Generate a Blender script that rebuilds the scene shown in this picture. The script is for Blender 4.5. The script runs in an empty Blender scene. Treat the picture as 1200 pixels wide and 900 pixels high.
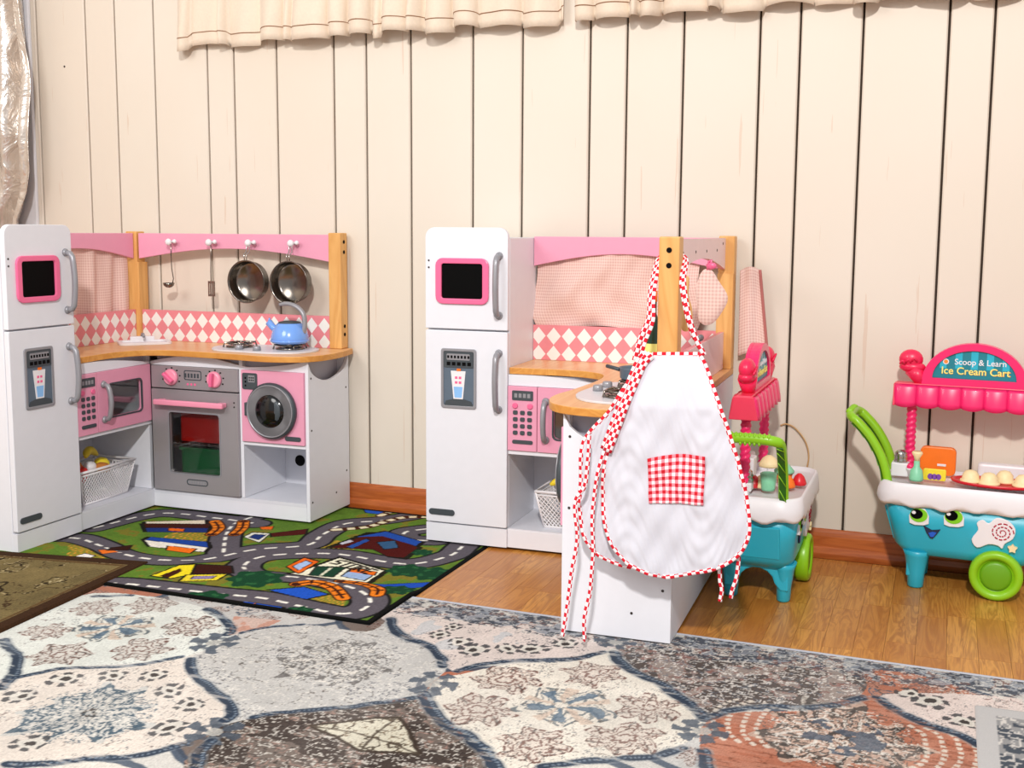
import bpy, bmesh, math, random, json
import numpy as np
from mathutils import Matrix, Vector, Euler
C = bpy.context.scene.collection
SC = bpy.context.scene
PI = math.pi
# ------------------------------------------------------------------ camera
cd = bpy.data.cameras.new('camera'); cam = bpy.data.objects.new('camera', cd); C.objects.link(cam)
R_, U_, F_ = (0.932481, 0.361158, 0.00661), (-0.048736, 0.107658, 0.992993), (-0.357916, 0.926269, -0.11799)
cam.matrix_world = Matrix(((R_[0], U_[0], -F_[0], 0), (R_[1], U_[1], -F_[1], 0), (R_[2], U_[2], -F_[2], .9233), (0, 0, 0, 1)))
cd.sensor_width = 36; cd.lens = 1305.18*36/1200
cd.shift_x = -5.85/1200; cd.shift_y = -23.95/1200; cd.clip_start = .05
SC.camera = cam
# ------------------------------------------------------------------ world, lamps, exposure
w = bpy.data.worlds.new('fill_light'); SC.world = w; w.use_nodes = True
w.node_tree.nodes['Background'].inputs[0].default_value = (.97, .97, 1.0, 1)
w.node_tree.nodes['Background'].inputs[1].default_value = .60
def area(name, loc, target, size, power, col):
    l = bpy.data.lights.new(name, 'AREA'); l.shape = 'DISK'; l.size = size; l.energy = power; l.color = col
    o = bpy.data.objects.new(name, l); C.objects.link(o); o.location = loc
    o.rotation_euler = (Vector(target)-Vector(loc)).to_track_quat('-Z', 'Y').to_euler()
area('ceiling_light', (.2, -1.2, 3.1), (-1.1, 3, .5), .25, 160, (1, .965, .93))
area('fill_light', (-2.4, .0, 2.4), (-2.0, 3, .4), 1.4, 42, (1, .98, .96))  # unseen fill lamp, added to brighten the left kitchen and wall
SC.view_settings.view_transform = 'Standard'; SC.view_settings.look = 'None'
SC.view_settings.exposure = -0.05; SC.view_settings.gamma = 1; SC.view_settings.use_curve_mapping = False

# ------------------------------------------------------------------ materials
def lin(c): return tuple(((x/12.92) if x <= .04045 else ((x+.055)/1.055)**2.4) for x in c)
def nodes(name):
    m = bpy.data.materials.new(name); m.use_nodes = True
    nt = m.node_tree; return m, nt, nt.nodes['Principled BSDF']
def N(nt, t, **k):
    n = nt.nodes.new(t)
    for a, v in k.items(): setattr(n, a, v)
    return n
def mth(nt, op, a, b=None, c=None):
    n = N(nt, 'ShaderNodeMath', operation=op)
    for i, v in enumerate((a, b, c)):
        if v is None: continue
        if isinstance(v, (int, float)): n.inputs[i].default_value = v
        else: nt.links.new(v, n.inputs[i])
    return n.outputs[0]
def mixc(nt, f, a, b):
    n = N(nt, 'ShaderNodeMix', data_type='RGBA')
    for i, v in ((0, f), (6, a), (7, b)):
        if isinstance(v, (int, float)): n.inputs[i].default_value = v
        elif isinstance(v, tuple): n.inputs[i].default_value = (*lin(v), 1)
        else: nt.links.new(v, n.inputs[i])
    return n.outputs[2]
def plain(name, col, rough=.5, metal=0, var=.04, scale=30, bump=0, coat=0, sheen=0, trans=0):
    m, nt, b = nodes(name)
    tc = N(nt, 'ShaderNodeTexCoord'); nz = N(nt, 'ShaderNodeTexNoise'); nz.inputs['Scale'].default_value = scale; nz.inputs['Detail'].default_value = 3
    nt.links.new(tc.outputs['Object'], nz.inputs['Vector'])
    a = tuple(max(0, x*(1-var)) for x in col); c = tuple(min(1, x*(1+var)) for x in col)
    nt.links.new(mixc(nt, nz.outputs[0], a, c), b.inputs['Base Color'])
    b.inputs['Roughness'].default_value = rough; b.inputs['Metallic'].default_value = metal
    b.inputs['Coat Weight'].default_value = coat; b.inputs['Sheen Weight'].default_value = sheen
    b.inputs['Transmission Weight'].default_value = trans
    if bump:
        bp = N(nt, 'ShaderNodeBump'); bp.inputs['Strength'].default_value = bump; bp.inputs['Distance'].default_value = .002
        nt.links.new(nz.outputs[0], bp.inputs['Height']); nt.links.new(bp.outputs[0], b.inputs['Normal'])
    return m
def woodm(name, c1, c2, scale, rough=.4, rand=0, axis='Z', world=False, dark=None):
    m, nt, b = nodes(name)
    if world:
        g = N(nt, 'ShaderNodeNewGeometry'); src = g.outputs['Position']
    else:
        g = N(nt, 'ShaderNodeTexCoord'); src = g.outputs['Object']
    oi = N(nt, 'ShaderNodeObjectInfo')
    ad = N(nt, 'ShaderNodeVectorMath', operation='ADD'); nt.links.new(src, ad.inputs[0])
    sc0 = N(nt, 'ShaderNodeVectorMath', operation='SCALE'); cb = N(nt, 'ShaderNodeCombineXYZ')
    for i in range(3): nt.links.new(oi.outputs['Random'], cb.inputs[i])
    nt.links.new(cb.outputs[0], sc0.inputs[0]); sc0.inputs['Scale'].default_value = 37 if rand else 0
    nt.links.new(sc0.outputs[0], ad.inputs[1])
    mp = N(nt, 'ShaderNodeMapping'); nt.links.new(ad.outputs[0], mp.inputs[0])
    s = [scale]*3; s['XYZ'.index(axis)] = scale*.09; mp.inputs['Scale'].default_value = s
    n1 = N(nt, 'ShaderNodeTexNoise'); n1.inputs['Scale'].default_value = 1; n1.inputs['Detail'].default_value = 5; n1.inputs['Distortion'].default_value = 1.2
    nt.links.new(mp.outputs[0], n1.inputs[0])
    fr = mth(nt, 'FRACT', mth(nt, 'MULTIPLY', n1.outputs[0], 7.0))
    tri = mth(nt, 'ABSOLUTE', mth(nt, 'SUBTRACT', fr, .5))
    f = mth(nt, 'ADD', mth(nt, 'MULTIPLY', tri, .9), mth(nt, 'MULTIPLY', n1.outputs[0], .6))
    col = mixc(nt, f, c1, c2)
    if dark:
        col = mixc(nt, mth(nt, 'MULTIPLY', oi.outputs['Random'], .75), col, dark)
    nt.links.new(col, b.inputs['Base Color']); b.inputs['Roughness'].default_value = rough
    bp = N(nt, 'ShaderNodeBump'); bp.inputs['Strength'].default_value = .15; bp.inputs['Distance'].default_value = .001; nt.links.new(f, bp.inputs['Height']); nt.links.new(bp.outputs[0], b.inputs['Normal'])
    return m
def uvcheck(name, kind, per):
    m, nt, b = nodes(name)
    uv = N(nt, 'ShaderNodeUVMap'); sp = N(nt, 'ShaderNodeSeparateXYZ'); nt.links.new(uv.outputs[0], sp.inputs[0])
    fu = mth(nt, 'FRACT', mth(nt, 'DIVIDE', sp.outputs[0], per)); fv = mth(nt, 'FRACT', mth(nt, 'DIVIDE', sp.outputs[1], per))
    a = mth(nt, 'LESS_THAN', fu, .5); c = mth(nt, 'LESS_THAN', fv, .5)
    if kind == 'gingham':
        both = mth(nt, 'MULTIPLY', a, c); one = mth(nt, 'MAXIMUM', a, c)
        col = mixc(nt, both, mixc(nt, one, (.97, .95, .96), (.93, .55, .60)), (.80, .05, .14))
    elif kind == 'pale':
        both = mth(nt, 'MULTIPLY', a, c); one = mth(nt, 'MAXIMUM', a, c)
        col = mixc(nt, both, mixc(nt, one, (.92, .81, .77), (.89, .76, .72)), (.84, .68, .64))
    else:
        x = mth(nt, 'ABSOLUTE', mth(nt, 'SUBTRACT', a, c)); col = mixc(nt, x, (.97, .94, .95), (.84, .06, .16))
    nt.links.new(col, b.inputs['Base Color']); b.inputs['Roughness'].default_value = .9
    return m
def attrm(name, fine=900, amt=.22, rough=1.0):
    m, nt, b = nodes(name)
    at = N(nt, 'ShaderNodeAttribute'); at.attribute_name = 'Col'
    tc = N(nt, 'ShaderNodeTexCoord'); nz = N(nt, 'ShaderNodeTexNoise'); nz.inputs['Scale'].default_value = fine; nz.inputs['Detail'].default_value = 2
    nt.links.new(tc.outputs['Object'], nz.inputs[0])
    v = mth(nt, 'ADD', mth(nt, 'MULTIPLY', nz.outputs[0], amt*2), 1-amt)
    mx = N(nt, 'ShaderNodeVectorMath', operation='SCALE'); nt.links.new(at.outputs['Color'], mx.inputs[0]); nt.links.new(v, mx.inputs['Scale'])
    nt.links.new(mx.outputs[0], b.inputs['Base Color']); b.inputs['Roughness'].default_value = rough
    b.inputs['Specular IOR Level'].default_value = .1
    bp = N(nt, 'ShaderNodeBump'); bp.inputs['Strength'].default_value = .4; bp.inputs['Distance'].default_value = .002
    nt.links.new(nz.outputs[0], bp.inputs['Height']); nt.links.new(bp.outputs[0], b.inputs['Normal'])
    return m
def glassm(name, tint, mixf=.25, rough=.05):
    m, nt, b = nodes(name)
    tr = N(nt, 'ShaderNodeBsdfTransparent'); tr.inputs[0].default_value = (*tint, 1)
    gl = N(nt, 'ShaderNodeBsdfGlossy'); gl.inputs['Roughness'].default_value = rough
    mx = N(nt, 'ShaderNodeMixShader'); mx.inputs[0].default_value = mixf
    nt.links.new(tr.outputs[0], mx.inputs[1]); nt.links.new(gl.outputs[0], mx.inputs[2])
    nt.links.new(mx.outputs[0], nt.nodes['Material Output'].inputs[0])
    return m
def wallm(name):
    m, nt, b = nodes(name)
    g = N(nt, 'ShaderNodeNewGeometry'); oi = N(nt, 'ShaderNodeObjectInfo')
    n1 = N(nt, 'ShaderNodeTexNoise'); n1.inputs['Scale'].default_value = 2.2; n1.inputs['Detail'].default_value = 5
    nt.links.new(g.outputs['Position'], n1.inputs[0])
    mp = N(nt, 'ShaderNodeMapping'); mp.inputs['Scale'].default_value = (60, 60, 2.2); nt.links.new(g.outputs['Position'], mp.inputs[0])
    n2 = N(nt, 'ShaderNodeTexNoise'); n2.inputs['Scale'].default_value = 1; n2.inputs['Detail'].default_value = 3; nt.links.new(mp.outputs[0], n2.inputs[0])
    c = mixc(nt, n1.outputs[0], (.865, .82, .755), (.895, .86, .81))
    c = mixc(nt, mth(nt, 'MULTIPLY', oi.outputs['Random'], .35), c, (.875, .81, .74))
    st = mth(nt, 'MULTIPLY', mth(nt, 'GREATER_THAN', n2.outputs[0], .69), .35)
    c = mixc(nt, st, c, (.80, .66, .55))
    nt.links.new(c, b.inputs['Base Color']); b.inputs['Roughness'].default_value = .5
    bp = N(nt, 'ShaderNodeBump'); bp.inputs['Strength'].default_value = .12; bp.inputs['Distance'].default_value = .002
    nt.links.new(n2.outputs[0], bp.inputs['Height']); nt.links.new(bp.outputs[0], b.inputs['Normal'])
    return m
MT = dict(
 white=plain('painted_white', (.90, .905, .93), .38, var=.012),
 whiteb=plain('board_white', (.86, .865, .895), .5, var=.015),
 pink=plain('pink_paint', (.91, .62, .72), .4, var=.015),
 pinkpale=plain('pale_pink_back', (.96, .86, .86), .5, var=.02),
 hotpink=plain('hot_pink_frame', (.95, .42, .60), .3, var=.01, coat=.3),
 knobpink=plain('knob_pink', (.96, .60, .70), .3, var=.01, coat=.3),
 steel=plain('silver_paint', (.66, .64, .65), .38, .45, var=.03, scale=8),
 grey=plain('grey_plastic', (.60, .60, .62), .35, .25, var=.03),
 dgrey=plain('dark_grey_plastic', (.27, .30, .32), .4, .1, var=.04),
 black=plain('black_screen', (.006, .006, .007), .55, var=.1),
 blackm=plain('black_matte', (.05, .045, .05), .7, var=.1),
 slate=plain('slate_recess', (.36, .42, .48), .4, var=.04),
 chrome=plain('bright_steel', (.74, .73, .71), .2, 1, var=.06, scale=12),
 dchrome=plain('worn_steel', (.50, .47, .44), .2, 1, var=.15, scale=20),
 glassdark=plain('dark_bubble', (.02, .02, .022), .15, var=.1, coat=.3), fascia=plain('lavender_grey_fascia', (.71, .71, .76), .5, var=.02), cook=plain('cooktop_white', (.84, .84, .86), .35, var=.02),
 glass=glassm('window_film', (.80, .82, .82), .12),
 ovenglass=glassm('oven_film', (.75, .75, .75), .06),
 screw=plain('screw_head', (.25, .22, .22), .4, .6),
 pine=woodm('pine_post', (.93, .73, .45), (.82, .58, .30), 9, .45),
 pinetop=woodm('pine_counter', (.94, .76, .55), (.86, .62, .38), 7, .35, axis='Y'),
 pineedge=woodm('pine_edge', (.90, .66, .33), (.78, .50, .20), 12, .4, axis='Y'),
 floorw=woodm('oak_strip', (.95, .69, .33), (.58, .33, .11), 30, .34, rand=1, axis='Y', world=True, dark=(.68, .41, .15)),
 subfl=plain('floor_bed', (.30, .17, .07), .8),
 basew=woodm('orange_skirting', (.80, .44, .20), (.62, .29, .11), 22, .35, rand=1, axis='X', world=True),
 wall=wallm('cream_paint'), gap=plain('groove_shadow_gap', (.24, .19, .15), .9),
 diaw=plain('print_white', (.95, .95, .93), .4, var=.01), diap=plain('print_pink', (.91, .55, .58), .4, var=.03, scale=60),
 cloth=plain('cream_cotton', (.89, .825, .745), .9, var=.03, scale=120, bump=.3, sheen=.2),
 stitch=plain('brown_stitch', (.58, .42, .30), .9),
 paleg=uvcheck('pale_gingham', 'pale', .009), ging=uvcheck('red_gingham', 'gingham', .0145), band=uvcheck('red_gingham_band', 'gingham', .0105), pipe=uvcheck('red_piping', 'chk', .019),
 apron=plain('white_cotton', (.83, .83, .865), .95, var=.025, scale=9, bump=.2),
 teal=plain('teal_plastic', (.15, .70, .80), .35, var=.02, coat=.2), tealc=plain('teal_dark', (.10, .50, .56), .4, var=.02),
 lime=plain('lime_plastic', (.56, .80, .10), .35, var=.03, coat=.2), lime2=plain('lime_deep', (.42, .66, .08), .4, var=.02), green_in=plain('green_inside', (.16, .40, .06), .5),
 magenta=plain('magenta_plastic', (.95, .13, .42), .33, var=.02, coat=.25), magdk=plain('magenta_red', (.92, .12, .32), .35, var=.02, coat=.2), barred=plain('coral_plastic', (.93, .24, .36), .35, var=.02, coat=.2),
 toyw=plain('toy_white', (.93, .92, .93), .4, var=.01, coat=.1), red=plain('toy_red', (.86, .10, .16), .35, var=.02, coat=.2),
 cream=plain('toy_vanilla', (.97, .88, .68), .5, var=.03, scale=90, bump=.4), yellow=plain('toy_yellow', (.97, .87, .22), .4), orange=plain('toy_orange', (.97, .47, .10), .4),
 mint=plain('toy_mint', (.55, .84, .68), .4), purple=plain('print_purple', (.50, .28, .66), .5), blue=plain('enamel_blue', (.45, .64, .93), .22, var=.01, coat=.6),
 bluep=plain('print_blue', (.10, .36, .80), .4), skyb=plain('cup_blue', (.55, .75, .95), .4), eyeg=plain('eye_green', (.50, .82, .12), .35), navy=plain('print_navy', (.07, .14, .26), .5),
 ryel=plain('letter_yellow', (1, .93, .50), .4), rorange=plain('letter_orange', (.98, .55, .2), .4),
 banana=plain('banana_yellow', (.96, .84, .20), .45, var=.06), bread=plain('bread_brown', (.80, .50, .22), .6, var=.1), plum=plain('tomato_red', (.82, .10, .10), .3, coat=.3),
 binred=plain('bin_red', (.80, .10, .06), .4, var=.1), bingreen=plain('bin_green', (.05, .48, .25), .35, var=.05),
 spoonw=woodm('spoon_wood', (.88, .70, .46), (.76, .55, .30), 20, .6), bottle=plain('bottle_green', (.05, .22, .12), .3, coat=.5),
 satin=None, persian=attrm('persian_pile'), road=attrm('road_pile', 1400, .12), brownrug=attrm('brown_pile', 700, .25), binding=plain('rug_binding', (.74, .76, .80), .9, bump=.5, scale=400))
def satinm():
    m, nt, b = nodes('satin_silver')
    tc = N(nt, 'ShaderNodeTexCoord'); nz = N(nt, 'ShaderNodeTexNoise'); nz.inputs['Scale'].default_value = 7; nz.inputs['Detail'].default_value = 4; nz.inputs['Distortion'].default_value = 1
    nt.links.new(tc.outputs['Object'], nz.inputs[0])
    b.inputs['Base Color'].default_value = (*lin((.86, .82, .78)), 1); b.inputs['Metallic'].default_value = .65; b.inputs['Roughness'].default_value = .25
    bp = N(nt, 'ShaderNodeBump'); bp.inputs['Strength'].default_value = .9; bp.inputs['Distance'].default_value = .03
    nt.links.new(nz.outputs[0], bp.inputs['Height']); nt.links.new(bp.outputs[0], b.inputs['Normal']); return m
MT['satin'] = satinm()
for k_ in ('black', 'blackm'): MT[k_].node_tree.nodes['Principled BSDF'].inputs['Specular IOR Level'].default_value = .08

# ------------------------------------------------------------------ mesh builder
class M:
    def __init__(s): s.v = []; s.f = []; s.m = []; s.uv = []; s.X = None; s.sm = []
    def add(s, vs, fs, mi=0, uv=None, smooth=False):
        b = len(s.v)
        for i, p in enumerate(vs):
            p = Vector(p)
            s.v.append(tuple(s.X @ p) if s.X is not None else tuple(p)); s.uv.append(uv[i] if uv else (0, 0))
        for f in fs: s.f.append([b+i for i in f]); s.m.append(mi); s.sm.append(smooth)
        return s
    def box(s, x0, x1, y0, y1, z0, z1, mi=0):
        return s.add([(x0,y0,z0),(x1,y0,z0),(x1,y1,z0),(x0,y1,z0),(x0,y0,z1),(x1,y0,z1),(x1,y1,z1),(x0,y1,z1)],
            [(0,3,2,1),(4,5,6,7),(0,1,5,4),(1,2,6,5),(2,3,7,6),(3,0,4,7)], mi)
    def prism(s, pts, ax, a, b, mi=0, side=None, smooth=False):
        # pts 2d ; ax 'x': (y,z), 'y': (x,z), 'z': (x,y)
        def P(p, h): return (h, p[0], p[1]) if ax == 'x' else ((p[0], h, p[1]) if ax == 'y' else (p[0], p[1], h))
        n = len(pts); vs = [P(p, a) for p in pts]+[P(p, b) for p in pts]
        s.add(vs, [list(range(n))[::-1], list(range(n, 2*n))], mi)
        s.add(vs, [(i, (i+1) % n, n+(i+1) % n, n+i) for i in range(n)], mi if side is None else side, smooth=smooth)
        return s
    def ring(s, outer, inner, ax, a, b, mi=0):
        def P(p, h): return (h, p[0], p[1]) if ax == 'x' else ((p[0], h, p[1]) if ax == 'y' else (p[0], p[1], h))
        n = len(outer); vs = [P(p, a) for p in outer]+[P(p, a) for p in inner]+[P(p, b) for p in outer]+[P(p, b) for p in inner]
        fs = []
        for i in range(n):
            j = (i+1) % n
            fs += [(i, j, n+j, n+i), (2*n+i, 3*n+i, 3*n+j, 2*n+j), (i, 2*n+i, 2*n+j, j), (n+i, n+j, 3*n+j, 3*n+i)]
        return s.add(vs, fs, mi)
    def tube(s, path, r, n=8, mi=0, closed=False, caps=True, uvl=False, flat=1.0, up=None):
        P = [Vector(p) for p in path]; L = len(P); vs = []; uv = []; acc = 0; prev = None
        for i, p in enumerate(P):
            if closed: t = P[(i+1) % L]-P[i-1]
            else: t = P[min(i+1, L-1)]-P[max(i-1, 0)]
            t = t.normalized() if t.length > 1e-9 else Vector((0, 0, 1))
            if prev is None:
                u = Vector(up) if up else (Vector((0, 0, 1)) if abs(t.z) < .9 else Vector((0, 1, 0)))
            else: u = prev
            if up: u = Vector(up)
            u = (u-t*u.dot(t)); u = u.normalized() if u.length > 1e-6 else t.orthogonal().normalized(); w_ = t.cross(u); prev = u
            if i: acc += (P[i]-P[i-1]).length
            ri = r[i] if isinstance(r, (list, tuple)) else r
            for k in range(n):
                a = 2*PI*k/n; vs.append(p+u*(math.cos(a)*ri*flat)+w_*(math.sin(a)*ri)); uv.append((acc, .0085*((k*2/n) % 2)))
        fs = []
        for i in range(L if closed else L-1):
            j = (i+1) % L
            for k in range(n): fs.append((i*n+k, i*n+(k+1) % n, j*n+(k+1) % n, j*n+k))
        s.add(vs, fs, mi, uv, smooth=True)
        if caps and not closed:
            b = len(s.v)-len(vs)
            s.f += [[b+k for k in range(n)][::-1], [b+(L-1)*n+k for k in range(n)]]; s.m += [mi, mi]; s.sm += [False, False]
        return s
    def lathe(s, prof, n=24, c=(0, 0, 0), ax='z', mi=0, smooth=True, sx=1, sy=1):
        vs = []
        for r, h in prof:
            for k in range(n):
                a = 2*PI*k/n; x, y = r*math.cos(a)*sx, r*math.sin(a)*sy
                q = (x, y, h) if ax == 'z' else ((x, h, y) if ax == 'y' else (h, x, y))
                vs.append((q[0]+c[0], q[1]+c[1], q[2]+c[2]))
        fs = []
        for i in range(len(prof)-1):
            for k in range(n): fs.append((i*n+k, i*n+(k+1) % n, (i+1)*n+(k+1) % n, (i+1)*n+k))
        s.add(vs, fs, mi, smooth=smooth); b = len(s.v)-len(vs)
        s.f += [[b+k for k in range(n)][::-1], [b+(len(prof)-1)*n+k for k in range(n)]]; s.m += [mi]*2; s.sm += [False]*2
        return s
    def ball(s, c, r, n=14, mi=0):
        if isinstance(r, (int, float)): r = (r, r, r)
        h = n//2; vs = []; fs = []
        for i in range(h+1):
            t = PI*i/h
            for k in range(n): a = 2*PI*k/n; vs.append((c[0]+r[0]*math.sin(t)*math.cos(a), c[1]+r[1]*math.sin(t)*math.sin(a), c[2]+r[2]*math.cos(t)))
        for i in range(h):
            for k in range(n): fs.append((i*n+k, (i+1)*n+k, (i+1)*n+(k+1) % n, i*n+(k+1) % n))
        return s.add(vs, fs, mi, smooth=True)
    def grid(s, fn, nu, nv, mi=0, uvf=None):
        vs = []; uv = []
        for j in range(nv+1):
            for i in range(nu+1):
                u, v = i/nu, j/nv; vs.append(fn(u, v)); uv.append(uvf(u, v) if uvf else (u, v))
        fs = [(j*(nu+1)+i, j*(nu+1)+i+1, (j+1)*(nu+1)+i+1, (j+1)*(nu+1)+i) for j in range(nv) for i in range(nu)]
        return s.add(vs, fs, mi, uv, smooth=True)
    def build(s, name, mats, parent=None, bevel=0, solid=0, smooth=None, fix=True, loc=None):
        me = bpy.data.meshes.new(name); me.from_pydata(s.v, [], s.f)
        if not isinstance(mats, (list, tuple)): mats = [mats]
        for m in mats: me.materials.append(MT[m] if isinstance(m, str) else m)
        me.polygons.foreach_set('material_index', s.m)
        me.polygons.foreach_set('use_smooth', s.sm if smooth is None else [smooth]*len(s.f))
        ul = me.uv_layers.new(name='UVMap'); li = np.empty(len(me.loops), dtype=np.int32); me.loops.foreach_get('vertex_index', li)
        ul.data.foreach_set('uv', np.array(s.uv, dtype=np.float32)[li].ravel())
        if fix:
            bm = bmesh.new(); bm.from_mesh(me); bmesh.ops.remove_doubles(bm, verts=bm.verts, dist=1e-6) if not any(u != (0, 0) for u in s.uv) else None
            bmesh.ops.recalc_face_normals(bm, faces=bm.faces); bm.to_mesh(me); bm.free()
        me.update()
        o = bpy.data.objects.new(name, me); C.objects.link(o)
        if parent is not None: o.parent = parent
        if loc is not None: o.location = loc
        if bevel:
            b = o.modifiers.new('bevel', 'BEVEL'); b.width = bevel; b.segments = 2; b.limit_method = 'ANGLE'; b.angle_limit = .7; b.harden_normals = False
        if solid:
            b = o.modifiers.new('solid', 'SOLIDIFY'); b.thickness = solid; b.offset = 0
        return o
def thing(name, label, cat, loc=(0, 0, 0), rz=0, group=None):
    o = bpy.data.objects.new(name, None); C.objects.link(o); o.empty_display_size = .05
    o.location = loc; o.rotation_euler = (0, 0, rz); return tag(o, label, cat, group)
def tag(o, label, cat, group=None):
    o['label'] = label; o['category'] = cat
    if group: o['group'] = group
    return o
def dup(root, loc, label, rz=None):
    r = root.copy(); C.objects.link(r); r.location = loc; r['label'] = label
    if rz is not None: r.rotation_euler = (0, 0, rz)
    for ch in list(root.children):
        c = ch.copy(); C.objects.link(c); c.parent = r
        for g in ch.children: d = g.copy(); C.objects.link(d); d.parent = c
    return r
def struct(o): o['kind'] = 'structure'; return o
def rrect(x0, x1, z0, z1, r, n=5):
    o = []
    for cx, cz, a0 in ((x1-r, z0+r, -90), (x1-r, z1-r, 0), (x0+r, z1-r, 90), (x0+r, z0+r, 180)):
        for k in range(n): a = math.radians(a0+90*k/(n-1)); o.append((cx+r*math.cos(a), cz+r*math.sin(a)))
    return o
def text(s, size, mat, parent, loc, rot, depth=.0006, sx=1, name='lettering'):
    cu = bpy.data.curves.new('t', 'FONT'); cu.body = s; cu.size = size; cu.extrude = depth; cu.align_x = 'CENTER'; cu.align_y = 'CENTER'; cu.offset = size*.010
    t = bpy.data.objects.new('t', cu); C.objects.link(t); bpy.context.view_layer.update()
    me = bpy.data.meshes.new_from_object(t.evaluated_get(bpy.context.evaluated_depsgraph_get()))
    bpy.data.objects.remove(t); me.materials.clear(); me.materials.append(MT[mat])
    o = bpy.data.objects.new(name, me); C.objects.link(o); o.parent = parent; o.location = loc; o.rotation_euler = rot; o.scale = (sx, 1, 1)
    return o
def smooth(pts, k=8, closed=False):
    P = [np.array(p, float) for p in pts]; n = len(P); o = []
    rng = range(n if closed else n-1)
    for i in rng:
        a, b, c, d = (P[(i-1) % n], P[i], P[(i+1) % n], P[(i+2) % n]) if closed else (P[max(i-1, 0)], P[i], P[i+1], P[min(i+2, n-1)])
        for j in range(k):
            t = j/k; o.append(.5*((2*b)+(c-a)*t+(2*a-5*b+4*c-d)*t*t+(-a+3*b-3*c+d)*t**3))
    if not closed: o.append(P[-1])
    return [tuple(float(x) for x in q) for q in o]
rnd = random.Random(5)
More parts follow.
